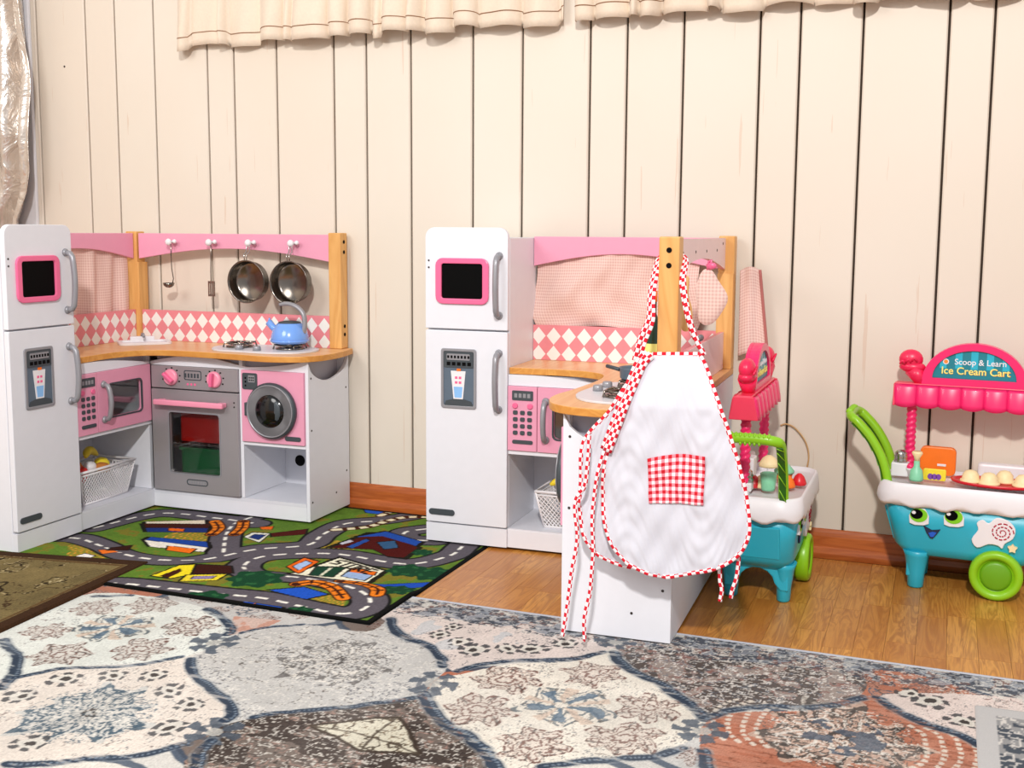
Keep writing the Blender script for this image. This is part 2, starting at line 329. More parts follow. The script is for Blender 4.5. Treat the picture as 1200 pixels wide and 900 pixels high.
D = json.loads(r'''{"navy":[[0.03,[[-1.94,1.831],[-1.885,1.798],[-1.834,1.765],[-1.769,1.691],[-1.734,1.63]]],[0.018,[[-1.763,1.665],[-1.732,1.706],[-1.696,1.75],[-1.63,1.787],[-1.563,1.829],[-1.507,1.898]]],[0.028,[[-1.478,1.895],[-1.422,1.832],[-1.352,1.79],[-1.278,1.744],[-1.237,1.702],[-1.231,1.673]]],[0.026,[[-1.475,1.385],[-1.41,1.418],[-1.35,1.459],[-1.289,1.494],[-1.236,1.568]]],[0.028,[[-1.153,1.485],[-1.189,1.534],[-1.201,1.571],[-1.202,1.592]]],[0.02,[[-1.964,2.145],[-1.884,2.185]]],[0.03,[[-1.643,2.173],[-1.574,2.137],[-1.508,2.077],[-1.499,2.051]]],[0.014,[[-1.473,2.068],[-1.438,2.118],[-1.371,2.169]]],[0.022,[[-1.193,1.704],[-1.143,1.749],[-1.075,1.793],[-1.025,1.83],[-0.963,1.88],[-0.936,1.913]]],[0.03,[[-1.202,2.282],[-1.148,2.212],[-1.092,2.177],[-1.047,2.161],[-0.995,2.117],[-0.96,2.069]]],[0.022,[[-0.918,2.056],[-0.893,2.102],[-0.836,2.145],[-0.775,2.175],[-0.713,2.211],[-0.671,2.265]]],[0.035,[[-0.942,1.924],[-0.895,1.866],[-0.845,1.817],[-0.786,1.783],[-0.73,1.74],[-0.681,1.681]]],[0.032,[[-0.647,2.275],[-0.608,2.212],[-0.56,2.172],[-0.508,2.146],[-0.452,2.092],[-0.412,2.048],[-0.394,2.027]]],[0.026,[[-0.613,1.722],[-0.564,1.758],[-0.515,1.785],[-0.45,1.828],[-0.404,1.882]]],[0.026,[[-0.393,2.015],[-0.38,2.032],[-0.348,2.078],[-0.289,2.119],[-0.21,2.142],[-0.155,2.186],[-0.116,2.232]]],[0.032,[[-0.089,2.243],[-0.039,2.183],[0.008,2.149],[0.053,2.129],[0.096,2.09]]],[0.03,[[-0.369,1.885],[-0.343,1.811]]]],"cells":{"mint":[[-2.009,1.891],[-1.983,2.166],[-1.657,2.181],[-1.481,2.047],[-1.477,2.008],[-1.496,1.913],[-1.573,1.835],[-1.703,1.757],[-1.766,1.668],[-1.855,1.609],[-2.095,1.826]],"warm":[[-1.855,1.609],[-1.759,1.662],[-1.693,1.747],[-1.56,1.825],[-1.487,1.901],[-1.422,1.832],[-1.352,1.79],[-1.265,1.737],[-1.226,1.666],[-1.238,1.571],[-1.352,1.461],[-1.555,1.339]],"mid":[[-1.468,2.07],[-1.371,2.169],[-1.211,2.186],[-1.202,2.282],[-1.143,2.203],[-1.042,2.152],[-0.953,2.062],[-0.948,1.977],[-0.944,1.91],[-1.027,1.833],[-1.145,1.752],[-1.22,1.653],[-1.234,1.704],[-1.365,1.808],[-1.45,1.87],[-1.499,1.955]],"brown":[[-1.22,1.653],[-1.139,1.742],[-1.021,1.823],[-0.936,1.9],[-0.891,1.859],[-0.78,1.77],[-0.67,1.663],[-0.889,1.513],[-1.161,1.482],[-1.206,1.565]],"env":[[-1.067,1.711],[-0.934,1.813],[-0.829,1.682],[-0.936,1.66]],"flower":[[-0.909,2.04],[-0.831,2.132],[-0.708,2.197],[-0.661,2.275],[-0.611,2.196],[-0.504,2.129],[-0.39,2.008],[-0.386,1.944],[-0.451,1.834],[-0.517,1.791],[-0.615,1.728],[-0.669,1.68],[-0.733,1.746],[-0.851,1.83],[-0.928,1.916],[-0.941,2.003]],"pink":[[-1.263,2.323],[-1.155,2.387],[-0.674,2.376],[-0.674,2.274],[-0.773,2.186],[-0.897,2.11],[-0.933,2.05],[-0.999,2.126],[-1.097,2.186]],"terra1":[[-1.49,2.043],[-1.555,2.157],[-1.433,2.175],[-1.441,2.116]],"brown2":[[-0.656,2.326],[-0.521,2.398],[-0.331,2.403],[-0.148,2.374],[-0.122,2.252],[-0.212,2.159],[-0.349,2.086],[-0.395,2.034],[-0.455,2.108],[-0.54,2.166]],"terra2":[[-0.114,2.242],[-0.209,2.134],[-0.346,2.067],[-0.388,1.997],[-0.38,1.917],[-0.336,1.813],[-0.105,1.813],[0.13,1.907],[0.096,2.087],[0.008,2.141],[-0.063,2.194]],"pink2":[[-0.082,2.264],[0.117,2.34],[0.209,2.312],[0.195,2.113],[0.096,2.101],[0.008,2.157],[-0.039,2.191]]},"redfl":[[-0.812,2.046,0.07],[-0.658,2.142,0.067],[-0.804,1.894,0.073],[-0.662,1.796,0.069],[-0.511,1.879,0.073],[-0.503,2.024,0.07],[-1.613,2.059,0.068],[-1.617,1.902,0.07],[-1.761,1.811,0.07],[-1.894,1.908,0.057],[-1.906,2.079,0.059],[-1.786,2.149,0.063]],"bluefl":[[-0.658,1.974,0.095],[-1.768,1.989,0.091]],"darkfl":[[-1.653,1.709,0.029],[-1.577,1.759,0.027],[-1.496,1.792,0.027],[-1.411,1.748,0.028],[-1.338,1.703,0.027],[-1.308,1.602,0.03],[-1.674,1.615,0.029],[-1.497,1.462,0.03],[-1.044,2.231,0.024],[-0.985,2.209,0.024],[-0.94,2.177,0.031],[-0.87,2.206,0.027],[-0.816,2.233,0.031],[-0.769,2.291,0.028],[-1.035,2.288,0.021],[0.006,2.264,0.03],[0.061,2.198,0.026],[-0.035,2.292,0.023]],"orn":[[-1.493,1.996,0.049],[-1.221,1.626,0.048],[-0.945,1.978,0.048],[-0.664,2.34,0.04],[-0.39,1.961,0.044]],"medal":[[-1.489,1.6,0.155],[-0.145,2.041,0.181],[-1.183,2.004,0.154]],"roads":[[[-2.004,2.221],[-1.944,2.246],[-1.694,2.267],[-1.553,2.282],[-1.405,2.261],[-1.319,2.257],[-1.287,2.303],[-1.3,2.365],[-1.349,2.416],[-1.431,2.449],[-1.567,2.462],[-1.684,2.438],[-1.753,2.483],[-1.786,2.547],[-1.775,2.614],[-1.7,2.672],[-1.583,2.712],[-1.372,2.7],[-1.294,2.813],[-1.295,2.906],[-1.312,3.018]],[[-2.473,2.517],[-2.398,2.558],[-2.275,2.52],[-2.12,2.453],[-1.978,2.459],[-1.899,2.545],[-1.837,2.663],[-1.724,2.757],[-1.741,2.872],[-1.741,3.012],[-1.649,3.096],[-1.562,3.227]],[[-1.908,2.605],[-2.01,2.76],[-2.063,2.878],[-2.06,2.972]],[[-2.433,2.669],[-2.369,2.89],[-2.17,2.914],[-2.001,2.904]],[[-1.478,3.055],[-1.522,2.994],[-1.48,2.928],[-1.396,2.943]]],"polys":[[[0.93,0.85,0.15],[[-1.934,2.324],[-1.925,2.43],[-1.887,2.454],[-1.844,2.377],[-1.871,2.325]]],[[0.25,0.1,0.06],[[-1.912,2.333],[-1.904,2.403],[-1.885,2.386],[-1.881,2.329]]],[[0.22,0.08,0.05],[[-1.887,2.454],[-1.8,2.49],[-1.748,2.425],[-1.844,2.377]]],[[0.9,0.82,0.2],[[-1.852,2.366],[-1.756,2.413],[-1.75,2.358],[-1.836,2.315]]],[[0.55,0.5,0.65],[[-1.827,2.363],[-1.773,2.39],[-1.771,2.363],[-1.819,2.338]]],[[0.93,0.92,0.82],[[-1.573,2.684],[-1.393,2.623],[-1.386,2.5],[-1.616,2.488],[-1.588,2.613]]],[[0.1,0.25,0.18],[[-1.588,2.586],[-1.51,2.61],[-1.498,2.519],[-1.563,2.504]]],[[0.85,0.85,0.75],[[-1.549,2.59],[-1.54,2.594],[-1.53,2.518],[-1.539,2.514]]],[[0.6,0.7,0.85],[[-1.489,2.597],[-1.408,2.59],[-1.405,2.525],[-1.48,2.535]]],[[0.9,0.42,0.1],[[-1.49,2.609],[-1.411,2.606],[-1.403,2.576],[-1.48,2.578]]],[[0.9,0.4,0.1],[[-1.665,2.646],[-1.605,2.628],[-1.596,2.508],[-1.663,2.552]]],[[0.65,0.75,0.9],[[-1.645,2.623],[-1.616,2.609],[-1.615,2.538],[-1.649,2.561]]],[[0.92,0.9,0.85],[[-2.206,2.621],[-1.977,2.634],[-1.957,2.583],[-2.139,2.567]]],[[0.12,0.27,0.6],[[-2.208,2.652],[-2.013,2.674],[-1.971,2.626],[-2.203,2.622]]],[[0.95,0.45,0.1],[[-2.095,2.595],[-1.999,2.601],[-1.987,2.557],[-2.07,2.556]]],[[0.3,0.07,0.06],[[-1.651,2.758],[-1.621,2.939],[-1.576,2.958],[-1.407,2.86],[-1.397,2.747],[-1.451,2.744],[-1.523,2.792]]],[[0.13,0.3,0.65],[[-1.641,2.887],[-1.582,2.981],[-1.424,2.918],[-1.421,2.87],[-1.567,2.929]]],[[0.75,0.75,0.8],[[-1.646,2.811],[-1.636,2.857],[-1.617,2.844],[-1.632,2.797]]],[[0.15,0.3,0.6],[[-1.608,2.786],[-1.597,2.884],[-1.578,2.871],[-1.584,2.776]]],[[0.2,0.35,0.5],[[-1.549,2.862],[-1.509,2.899],[-1.464,2.836],[-1.494,2.804]]],[[0.12,0.33,0.75],[[-1.581,2.342],[-1.51,2.397],[-1.421,2.37],[-1.454,2.315]]],[[0.12,0.35,0.8],[[-1.633,2.241],[-1.471,2.245],[-1.477,2.194],[-1.63,2.197]]],[[0.95,0.5,0.15],[[-1.584,2.223],[-1.551,2.243],[-1.544,2.218]]],[[0.95,0.5,0.15],[[-1.537,2.207],[-1.497,2.224],[-1.499,2.196]]],[[0.9,0.85,0.75],[[-2.34,2.788],[-2.173,2.881],[-2.14,2.836],[-2.244,2.805],[-2.317,2.767]]],[[0.12,0.2,0.45],[[-2.291,2.728],[-2.11,2.814],[-2.077,2.761],[-2.255,2.693]]],[[0.9,0.4,0.1],[[-2.22,2.757],[-2.168,2.767],[-2.153,2.74],[-2.202,2.731]]],[[0.25,0.1,0.06],[[-2.331,2.768],[-2.127,2.846],[-2.103,2.805],[-2.293,2.731]]],[[0.9,0.9,0.85],[[-1.947,2.76],[-1.952,2.812],[-1.896,2.825],[-1.868,2.726]]],[[0.12,0.2,0.45],[[-1.93,2.763],[-1.935,2.797],[-1.899,2.806],[-1.887,2.749]]],[[0.3,0.08,0.06],[[-1.896,2.825],[-1.819,2.912],[-1.791,2.857],[-1.869,2.793]]],[[0.9,0.4,0.1],[[-1.967,2.873],[-1.933,2.899],[-1.916,2.865],[-1.947,2.852]]],[[0.12,0.3,0.7],[[-1.365,2.501],[-1.214,2.595],[-1.216,2.554],[-1.31,2.476]]],[[0.15,0.35,0.75],[[-1.787,3.205],[-1.678,3.199],[-1.683,3.159],[-1.747,3.157]]],[[0.92,0.9,0.88],[[-2.25,2.364],[-2.242,2.421],[-2.197,2.412],[-2.201,2.35]]],[[0.92,0.45,0.15],[[-2.232,2.461],[-2.211,2.489],[-2.165,2.471],[-2.192,2.433]]],[[0.2,0.08,0.05],[[-2.235,2.517],[-2.196,2.562],[-2.166,2.508],[-2.21,2.471]]]],"bush":[[-1.665,2.41,0.071],[-1.692,2.222,0.059],[-1.422,2.231,0.035],[-1.341,2.648,0.053],[-1.261,2.648,0.057],[-1.279,2.477,0.045],[-1.378,2.819,0.03]],"yflow":[[-1.4,2.313,0.035],[-2.084,2.712,0.06],[-2.222,2.433,0.047],[-2.288,2.489,0.038],[-1.649,2.753,0.051]],"bridge":[[[-1.54,2.41],[-1.505,2.44],[-1.441,2.422],[-1.374,2.359]],[[-1.45,2.482],[-1.395,2.488],[-1.332,2.459],[-1.309,2.416]],[[-1.99,2.775],[-2.012,2.843],[-2.051,2.908]],[[-2.054,2.748],[-2.078,2.816],[-2.134,2.874]]],"rails":[[[-1.737,2.935],[-1.661,3.001],[-1.635,3.093],[-1.603,3.155],[-1.541,3.186]],[[-1.688,3.145],[-1.667,3.229],[-1.59,3.287]]],"apL":[[-0.043,0.656],[-0.06,0.637],[-0.077,0.588],[-0.098,0.524],[-0.125,0.448],[-0.136,0.39],[-0.135,0.314],[-0.12,0.254],[-0.087,0.213],[-0.039,0.19],[0.008,0.183]],"apR":[[0.056,0.66],[0.071,0.639],[0.091,0.597],[0.118,0.538],[0.143,0.467],[0.164,0.396],[0.177,0.315],[0.172,0.275],[0.148,0.238],[0.091,0.207],[0.008,0.183]],"ap2L":[[-0.049,0.636],[-0.071,0.614],[-0.1,0.586],[-0.132,0.53],[-0.171,0.486],[-0.194,0.45],[-0.197,0.383],[-0.198,0.305],[-0.185,0.238],[-0.148,0.203],[-0.08,0.185]],"ap2R":[[-0.003,0.638],[0.0,0.608],[0.005,0.565],[0.008,0.511],[0.009,0.455],[0.019,0.4],[0.021,0.325],[0.023,0.259],[0.024,0.221],[0.015,0.196],[-0.08,0.185]],"pocket":[[-0.038,0.439],[0.084,0.452],[0.083,0.348],[-0.033,0.342]],"ties":[[[-0.165,0.481],[-0.168,0.418],[-0.173,0.371],[-0.195,0.33],[-0.189,0.254],[-0.203,0.156],[-0.212,0.076],[-0.221,0.026]],[[-0.132,0.449],[-0.146,0.392],[-0.155,0.315],[-0.153,0.219],[-0.158,0.141],[-0.17,0.072],[-0.169,0.013]],[[0.117,0.208],[0.119,0.182],[0.123,0.164],[0.119,0.137]],[[0.156,0.239],[0.153,0.195],[0.145,0.166],[0.142,0.147]]],"strL":[[-0.039,0.777],[-0.051,0.725],[-0.067,0.678],[-0.078,0.633]],"strR":[[0.007,0.809],[0.023,0.755],[0.041,0.7],[0.064,0.656]]}''')
# ------------------------------------------------------------------ setting: wall, skirting, floor
W = 3.234
wb = struct(M().box(-3.7, 2.2, W+.012, W+.03, -.04, 2.5).build('wall_back', 'gap'))
gro = [-3.55, -3.34, -3.124, -2.902, -2.773, -2.607, -2.387, -2.28, -2.112, -1.895, -1.776, -1.617, -1.403, -1.239, -1.024, -.911, -.743, -.526, -.416, -.249, -.031, .08, .27, .36, .55, .76, .88, 1.1, 1.3, 1.42, 1.63, 1.85, 2.0, 2.2]
for a, b in zip(gro[:-1], gro[1:]):
    g, c = .0032, .0035; a += g; b -= g
    m = M().prism([(a, W+.012), (a, W+c), (a+c, W), (b-c, W), (b, W+c), (b, W+.012)], 'z', 0, 2.5)
    m.build('plank', 'wall', wb)
nl = M().lathe([(.004, 0), (.0035, -.001)], 10, (-3.0, W-.0002, 1.50), 'y').build('nail_hole', 'screw', wb)
wl = struct(M().box(-3.72, -3.7, -.5, W+.03, 0, 2.5).build('wall_left', 'wall'))
tr = struct(M().box(-3.30, -3.145, W-.014, W-.0005, .085, 2.5).build('trim_1', 'white', bevel=.003))
bb = struct(M().prism([(W-.001, -.004), (W-.015, -.004), (W-.016, .012), (W-.013, .026), (W-.0095, .030), (W-.0095, .060), (W-.0075, .070), (W-.005, .079), (W-.001, .081)], 'x', -3.69, 2.2).build('baseboard_back', 'basew'))
fl = struct(M().box(-3.7, 2.2, -.5, W+.012, -.04, -.008).build('floor', 'subfl'))
# strips near the right-hand opening and between the kitchens: single pieces
st = .0655; ps = {}; rows = {}
def strip(x0, x1, y0, y1):
    key = (round(x1-x0, 4), round(y1-y0, 3))
    if key not in ps:
        a, b = (x1-x0)/2-.0003, (y1-y0)/2-.0003; m = M().box(-a, a, -b, b, -.008, 0)
        o = m.build('floor_strip', 'floorw', fl); ps[key] = o.data
    else:
        o = bpy.data.objects.new('floor_strip', ps[key]); C.objects.link(o); o.parent = fl
    o.location = ((x0+x1)/2, (y0+y1)/2, 0)
lens = [.20, .24, .28, .32, .17]
x = -1.34; cnt = 0
while x < .95:
    y = 3.202
    first = True
    while y > 2.40:
        L = lens[rnd.randrange(5)]*(rnd.choice((.5, .8, .3)) if first else 1); L = round(L, 3); first = False
        y1 = max(y-L, 2.36); 
        if y-y1 > .02: strip(x, x+st, y1, y); cnt += 1
        y = y1
    x += st
m = M()
for i in range(int((2.2+3.7)/st)+1):
    xx = -3.7+i*st
    for (ya, yb) in ((-.5, 2.36), (2.36, 3.202)):
        if yb > 2.4 and -1.34-st*.6 < xx < .95: continue
        y = yb
        while y > ya:
            y1 = max(y-lens[rnd.randrange(5)], ya); m.box(xx+.0003, min(xx+st, 2.2)-.0003, y1+.0003, y-.0003, -.008, -.0004); y = y1
o = m.build('parquet', 'floorw', fl, fix=False); o['kind'] = 'stuff'

# ------------------------------------------------------------------ rug rasters
rs = np.random.RandomState(3)
def vnoise(nx, ny, sx, sy, oct=3):
    out = np.zeros((ny, nx)); amp = 1; tot = 0
    for k in range(oct):
        gx, gy = max(2, int(nx/sx)+2), max(2, int(ny/sy)+2); g = rs.rand(gy, gx)
        xs = np.linspace(0, gx-1.001, nx); ys = np.linspace(0, gy-1.001, ny); xi = xs.astype(int); yi = ys.astype(int); fx = xs-xi; fy = ys-yi
        fx = fx*fx*(3-2*fx); fy = fy*fy*(3-2*fy)
        a = g[yi][:, xi]; b = g[yi][:, xi+1]; c = g[yi+1][:, xi]; d = g[yi+1][:, xi+1]
        out += amp*((a*(1-fx)+b*fx)*(1-fy)[:, None]+(c*(1-fx)+d*fx)*fy[:, None]); tot += amp; amp *= .55; sx = max(1.2, sx/2); sy = max(1.2, sy/2)
    return out/tot
class Ras:
    def __init__(s, x0, x1, y0, y1, dx, dy, col):
        s.x = np.arange(x0, x1+dx/2, dx); s.y = np.arange(y0, y1+dy/2, dy); s.X, s.Y = np.meshgrid(s.x, s.y); s.I = np.ones(s.X.shape+(3,))*np.array(col); s.wx = s.wy = None
    def sub(s, x0, x1, y0, y1):
        i0, i1 = np.searchsorted(s.x, [x0, x1]); j0, j1 = np.searchsorted(s.y, [y0, y1]); return slice(j0, j1), slice(i0, i1)
    def put(s, sl, mask, col, a=1.0):
        m = (mask*a)[..., None]; s.I[sl] = s.I[sl]*(1-m)+np.array(col)*m
    def pmask(s, pts):
        P = np.array(pts); sl = s.sub(P[:, 0].min(), P[:, 0].max(), P[:, 1].min(), P[:, 1].max()); X, Y = s.X[sl], s.Y[sl]; ins = np.zeros(X.shape, bool)
        for i in range(len(P)):
            (x1, y1), (x2, y2) = P[i], P[i-1]
            if y1 == y2: continue
            ins ^= ((y1 > Y) != (y2 > Y)) & (X < (x2-x1)*(Y-y1)/(y2-y1)+x1)
        return sl, ins.astype(float)
    def poly(s, pts, col, a=1.0): sl, m = s.pmask(pts); s.put(sl, m, col, a)
    def dist(s, pts, pad):
        P = np.array(pts); sl = s.sub(P[:, 0].min()-pad, P[:, 0].max()+pad, P[:, 1].min()-pad, P[:, 1].max()+pad); X, Y = s.X[sl], s.Y[sl]
        if s.wx is not None: X = X+s.wx[sl]*.45; Y = Y+s.wy[sl]*.45
        d = np.full(X.shape, 9.); t = np.zeros(X.shape); acc = 0
        for i in range(len(P)-1):
            a, b = P[i], P[i+1]; ab = b-a; L = math.hypot(*ab)
            if L < 1e-6: continue
            u = np.clip(((X-a[0])*ab[0]+(Y-a[1])*ab[1])/L**2, 0, 1); dd = np.hypot(X-a[0]-u*ab[0], Y-a[1]-u*ab[1]); k = dd < d; d[k] = dd[k]; t[k] = acc+u[k]*L; acc += L
        return sl, d, t
    def stroke(s, pts, w_, col, a=1.0, tex=None, dash=None):
        sl, d, t = s.dist(pts, w_); m = np.clip((w_/2-d)/.002+.5, 0, 1)
        if dash: m = m*((t % dash[0]) < dash[1])
        if tex is not None: m = m*tex[sl]
        s.put(sl, m, col, a)
    def disc(s, x, y, fn, R):  # fn(r, theta) -> list of (mask, col)
        sl = s.sub(x-R, x+R, y-R, y+R); X, Y = s.X[sl]-x, s.Y[sl]-y
        if s.wx is not None: X = X+s.wx[sl]; Y = Y+s.wy[sl]
        r = np.hypot(X, Y)/R; th = np.arctan2(Y, X)
        for m, c, a in fn(r, th): s.put(sl, m*(r < 1), c, a)
def raster_mesh(name, R, zf, mat, edge, mapf=None):
    ny, nx = R.X.shape; Z = zf(R.X, R.Y).copy()
    Z[0] = edge; Z[-1] = edge; Z[:, 0] = edge; Z[:, -1] = edge
    X, Y = (R.X, R.Y) if mapf is None else mapf(R.X, R.Y)
    X = X.copy(); Y = Y.copy()
    v = np.stack([X, Y, Z], -1).reshape(-1, 3).astype(np.float32)
    i = np.arange(nx*ny).reshape(ny, nx); f = np.stack([i[:-1, :-1], i[:-1, 1:], i[1:, 1:], i[1:, :-1]], -1).reshape(-1, 4).astype(np.int32)
    me = bpy.data.meshes.new(name); me.vertices.add(len(v)); me.vertices.foreach_set('co', v.ravel())
    me.loops.add(f.size); me.loops.foreach_set('vertex_index', f.ravel()); me.polygons.add(len(f)); me.polygons.foreach_set('loop_start', np.arange(0, f.size, 4, dtype=np.int32))
    me.update(calc_edges=True)
    ca = me.color_attributes.new('Col', 'FLOAT_COLOR', 'POINT'); I = np.clip(R.I, 0, 1); L = np.where(I <= .04045, I/12.92, ((I+.055)/1.055)**2.4)
    ca.data.foreach_set('color', np.concatenate([L, np.ones(L.shape[:2]+(1,))], -1).astype(np.float32).ravel())
    me.materials.append(MT[mat]); me.validate()
    o = bpy.data.objects.new(name, me); C.objects.link(o); return o
# ---- large faded medallion rug
NAVY = (.19, .235, .30); BLU = (.38, .46, .52); RB = (.40, .27, .24); DK = (.25, .23, .22)
R = Ras(0, .01, 0, .01, .005, .005, (.80, .79, .765))
R.x = np.concatenate([np.arange(-2.75, -2.15, .0065), np.arange(-2.15, .24, .0022), np.arange(.24, 1.1, .0065)])
R.y = np.concatenate([np.arange(.95, 1.33, .008), np.arange(1.33, 2.4525, .0031)])
R.X, R.Y = np.meshgrid(R.x, R.y); R.I = np.ones(R.X.shape+(3,))*np.array((.80, .79, .765)); ny, nx = R.X.shape
R.wx = (vnoise(nx, ny, 26, 19, 4)-.5)*.034; R.wy = (vnoise(nx, ny, 26, 19, 4)-.5)*.034
nz = vnoise(nx, ny, 44, 30, 3); nf = vnoise(nx, ny, 8, 3.6, 3); nf2 = vnoise(nx, ny, 9, 4, 3); nm = vnoise(nx, ny, 18, 11, 3); nh = vnoise(nx, ny, 22, 2.6, 2)
def squig(nn, t, w_): return (np.abs(nn-t) < w_).astype(float)
def flower(r, th, n=6, ph=0, lc=RB, fc=(.78, .69, .65)):
    e = r/(.80+.14*np.cos(n*th+ph)+.05*np.cos(2*n*th)); br_ = (np.sin(th*17+9*r) > -.55)*1.; li = []
    li.append(((e < 1)*1., fc, .28))
    li.append(((np.abs(e-.93) < .040)*br_, lc, .85)); li.append(((np.abs(e-.72-.06*np.cos(2*n*th)) < .032)*1., lc, .7)); li.append(((np.abs(e-.50-.07*np.cos(n*th+2)) < .035)*1., lc, .75)); li.append(((np.abs(e-.24) < .05)*1., lc, .7))
    li.append(((np.abs(np.sin(n*th/2+ph)) < .10)*(r > .3)*(e < .9)*1., lc, .6)); li.append(((np.sin(n*2*th+ph+6*r) > .88)*(r > .45)*(e < 1)*1., DK, .5)); return li
def cellpat(key):
    sl, m = R.pmask(smooth(D['cells'][key], 5, True) if key not in ('env', 'terra1') else D['cells'][key]); return sl, m
base = dict(mint=(.88, .895, .865), warm=(.885, .845, .80), mid=(.77, .765, .75), brown=(.45, .405, .375), env=(.84, .82, .74), flower=(.905, .88, .825), pink=(.87, .82, .79), terra1=(.78, .60, .53), brown2=(.60, .55, .52), terra2=(.70, .44, .345), pink2=(.88, .82, .79))
fills = [(.86, .84, .80), (.70, .44, .345), (.77, .765, .75), (.47, .42, .39)]
for jj, yy in enumerate((1.02, 1.30, 1.62, 1.94, 2.24)):
    for ii in range(8):
        x = -2.55+.50*ii+.25*(jj % 2); y = yy; og = [(x-.26, y), (x-.16, y+.10), (x, y+.17), (x+.16, y+.10), (x+.26, y), (x+.16, y-.10), (x, y-.17), (x-.16, y-.10)]
        og = smooth(og, 4, True); R.poly(og, fills[(ii+2*jj) % 4], 1); R.stroke(og+[og[0]], .020, (.24, .29, .36), .85)
        for a_ in range(6): R.disc(x+.14*math.cos(a_*PI/3), y+.09*math.sin(a_*PI/3), lambda a, b: flower(a, b, 6, ii), .045)
        R.disc(x, y, lambda a, b: flower(a, b, 5, .6, (.30, .36, .42)), .075)
for k in ('mid', 'mint', 'warm', 'brown', 'env', 'flower', 'pink', 'terra1', 'brown2', 'terra2', 'pink2'):
    sl, m = cellpat(k); R.put(sl, m, base[k], 1)
    q = (nz[sl] > .5)
    if k == 'mid': R.put(sl, m*squig(nm[sl], .5, .010), (.38, .36, .34), .8); R.put(sl, m*(nz[sl] > .58)*squig(nf[sl], .5, .03), (.33, .34, .37), .7); R.put(sl, m*squig(nf2[sl], .56, .03), (.90, .885, .85), .7)
    if k == 'brown': R.put(sl, m*(nm[sl] > .50), (.24, .205, .19), .8); R.put(sl, m*squig(nf[sl], .52, .035), (.86, .84, .80), .85); R.put(sl, m*squig(nm[sl], .42, .015), (.66, .52, .47), .7); R.put(sl, m*squig(nh[sl], .5, .03), (.20, .17, .16), .6)
    if k == 'env': R.put(sl, m*squig(nm[sl], .5, .022), (.28, .24, .20), .85); R.put(sl, m*squig(nf[sl], .58, .02), (.45, .38, .30), .7)
    if k == 'pink': R.put(sl, m*(nz[sl] > .60), (.72, .75, .77), .6); R.put(sl, m*squig(nf[sl], .6, .02)*(nm[sl] > .5), (.36, .36, .38), .8)
    if k == 'terra1': R.put(sl, m*(nm[sl] > .5), (.84, .79, .76), .6)
    if k == 'brown2': R.put(sl, m*(nm[sl] > .49), (.25, .22, .21), .7); R.put(sl, m*squig(nf[sl], .5, .045), (.90, .88, .85), .85); R.put(sl, m*squig(nm[sl], .45, .018), (.52, .34, .31), .7); R.put(sl, m*squig(nf2[sl], .58, .03), (.40, .43, .47), .6)
    if k == 'terra2': R.put(sl, m*(nh[sl] > .5), (.78, .56, .47), .45); R.put(sl, m*squig(nh[sl], .42, .03), (.50, .30, .23), .7)
    if k in ('mint', 'warm', 'flower', 'pink2'): R.put(sl, m*squig(nm[sl], .55, .008)*(nz[sl] > .48), (.42, .36, .34), .6); R.put(sl, m*squig(nf[sl], .64, .012)*(nz[sl] > .5), (.36, .38, .40), .7)
E_ = D['cells']['env']; R.stroke(E_+[E_[0]], .008, (.25, .21, .18), .95)
c_ = np.mean(np.array(E_), 0)
for q in E_: R.stroke([tuple(c_), tuple(q)], .005, (.30, .26, .22), .85)
# border band along the far edge
sl = R.sub(-3, 2, 2.315, 2.438); xx = (R.X[sl] > -1.25)
R.put(sl, (nm[sl] > .46)*(R.Y[sl] > 2.35+.12*(nz[sl]-.5))*xx*1., (.55, .58, .62), .8)
R.put(sl, (nf[sl] > .52)*(R.Y[sl] > 2.33+.12*(nz[sl]-.5))*xx*1., (.25, .27, .31), .8); R.put(sl, squig(nf2[sl], .5, .04)*xx, (.88, .87, .84), .7); R.put(sl, squig(nm[sl], .42, .02)*xx, (.46, .33, .31), .7)
for i, (x, y, r) in enumerate(D['medal']):
    lc = [(.25, .33, .39), (.36, .33, .31), (.42, .41, .40)][i]; fc = [(.74, .76, .755), (.80, .77, .72), (.76, .755, .74)][i]
    def f(rr, th, lc=lc, fc=fc, i=i):
        e = rr/(.74+.10*np.cos(9*th)+.10*np.cos(3*th+1)+.05*np.cos(18*th)); o = [((e < 1)*1., fc, .6)]
        o += [((np.abs(e-q-.04*np.cos((9+2*j)*th)) < .030)*(np.sin(th*(9+3*j)+q*20+5*rr) > -.5)*1., lc, .9) for j, q in enumerate((.96, .82, .68, .54, .40, .27))]
        o += [((np.sin(th*18+10*e) > .70)*(e > .55)*(e < 1)*1., lc if i != 1 else DK, .8)]
        o += [((np.sin(th*11-8*e) > .80)*(e > .2)*(e < .7)*1., (.90, .88, .84), .8)]
        o += [((np.abs(e-.12) < .04)*1., DK, .9)]
        return o
    R.disc(x, y, f, r)
    sl = R.sub(x-r, x+r, y-r, y+r); rr = np.hypot(R.X[sl]-x, R.Y[sl]-y)/r
    R.put(sl, (rr < .82)*squig(nf[sl], .52, .035)*1., lc, .75); R.put(sl, (rr < .75)*squig(nf2[sl], .55, .03)*1., (.92, .90, .86), .8)
    if i == 1: R.put(sl, (rr < .45)*(nm[sl] > .52)*1., (.30, .34, .40), .8)
x, y, r = D['medal'][1]
for s_ in (-1, 1):
    for k in range(4):
        pts = [(x+s_*(.10+.028*k)+.05*s_*math.cos(a), y+.10*math.sin(a)) for a in np.linspace(-1.3, 1.3, 12)]; R.stroke(pts, .010, (.88, .84, .78), .9, dash=(.018, .011))
for x, y, r in D['redfl']: R.disc(x, y, lambda a, b: flower(a, b, 6, x*9), r*1.15)
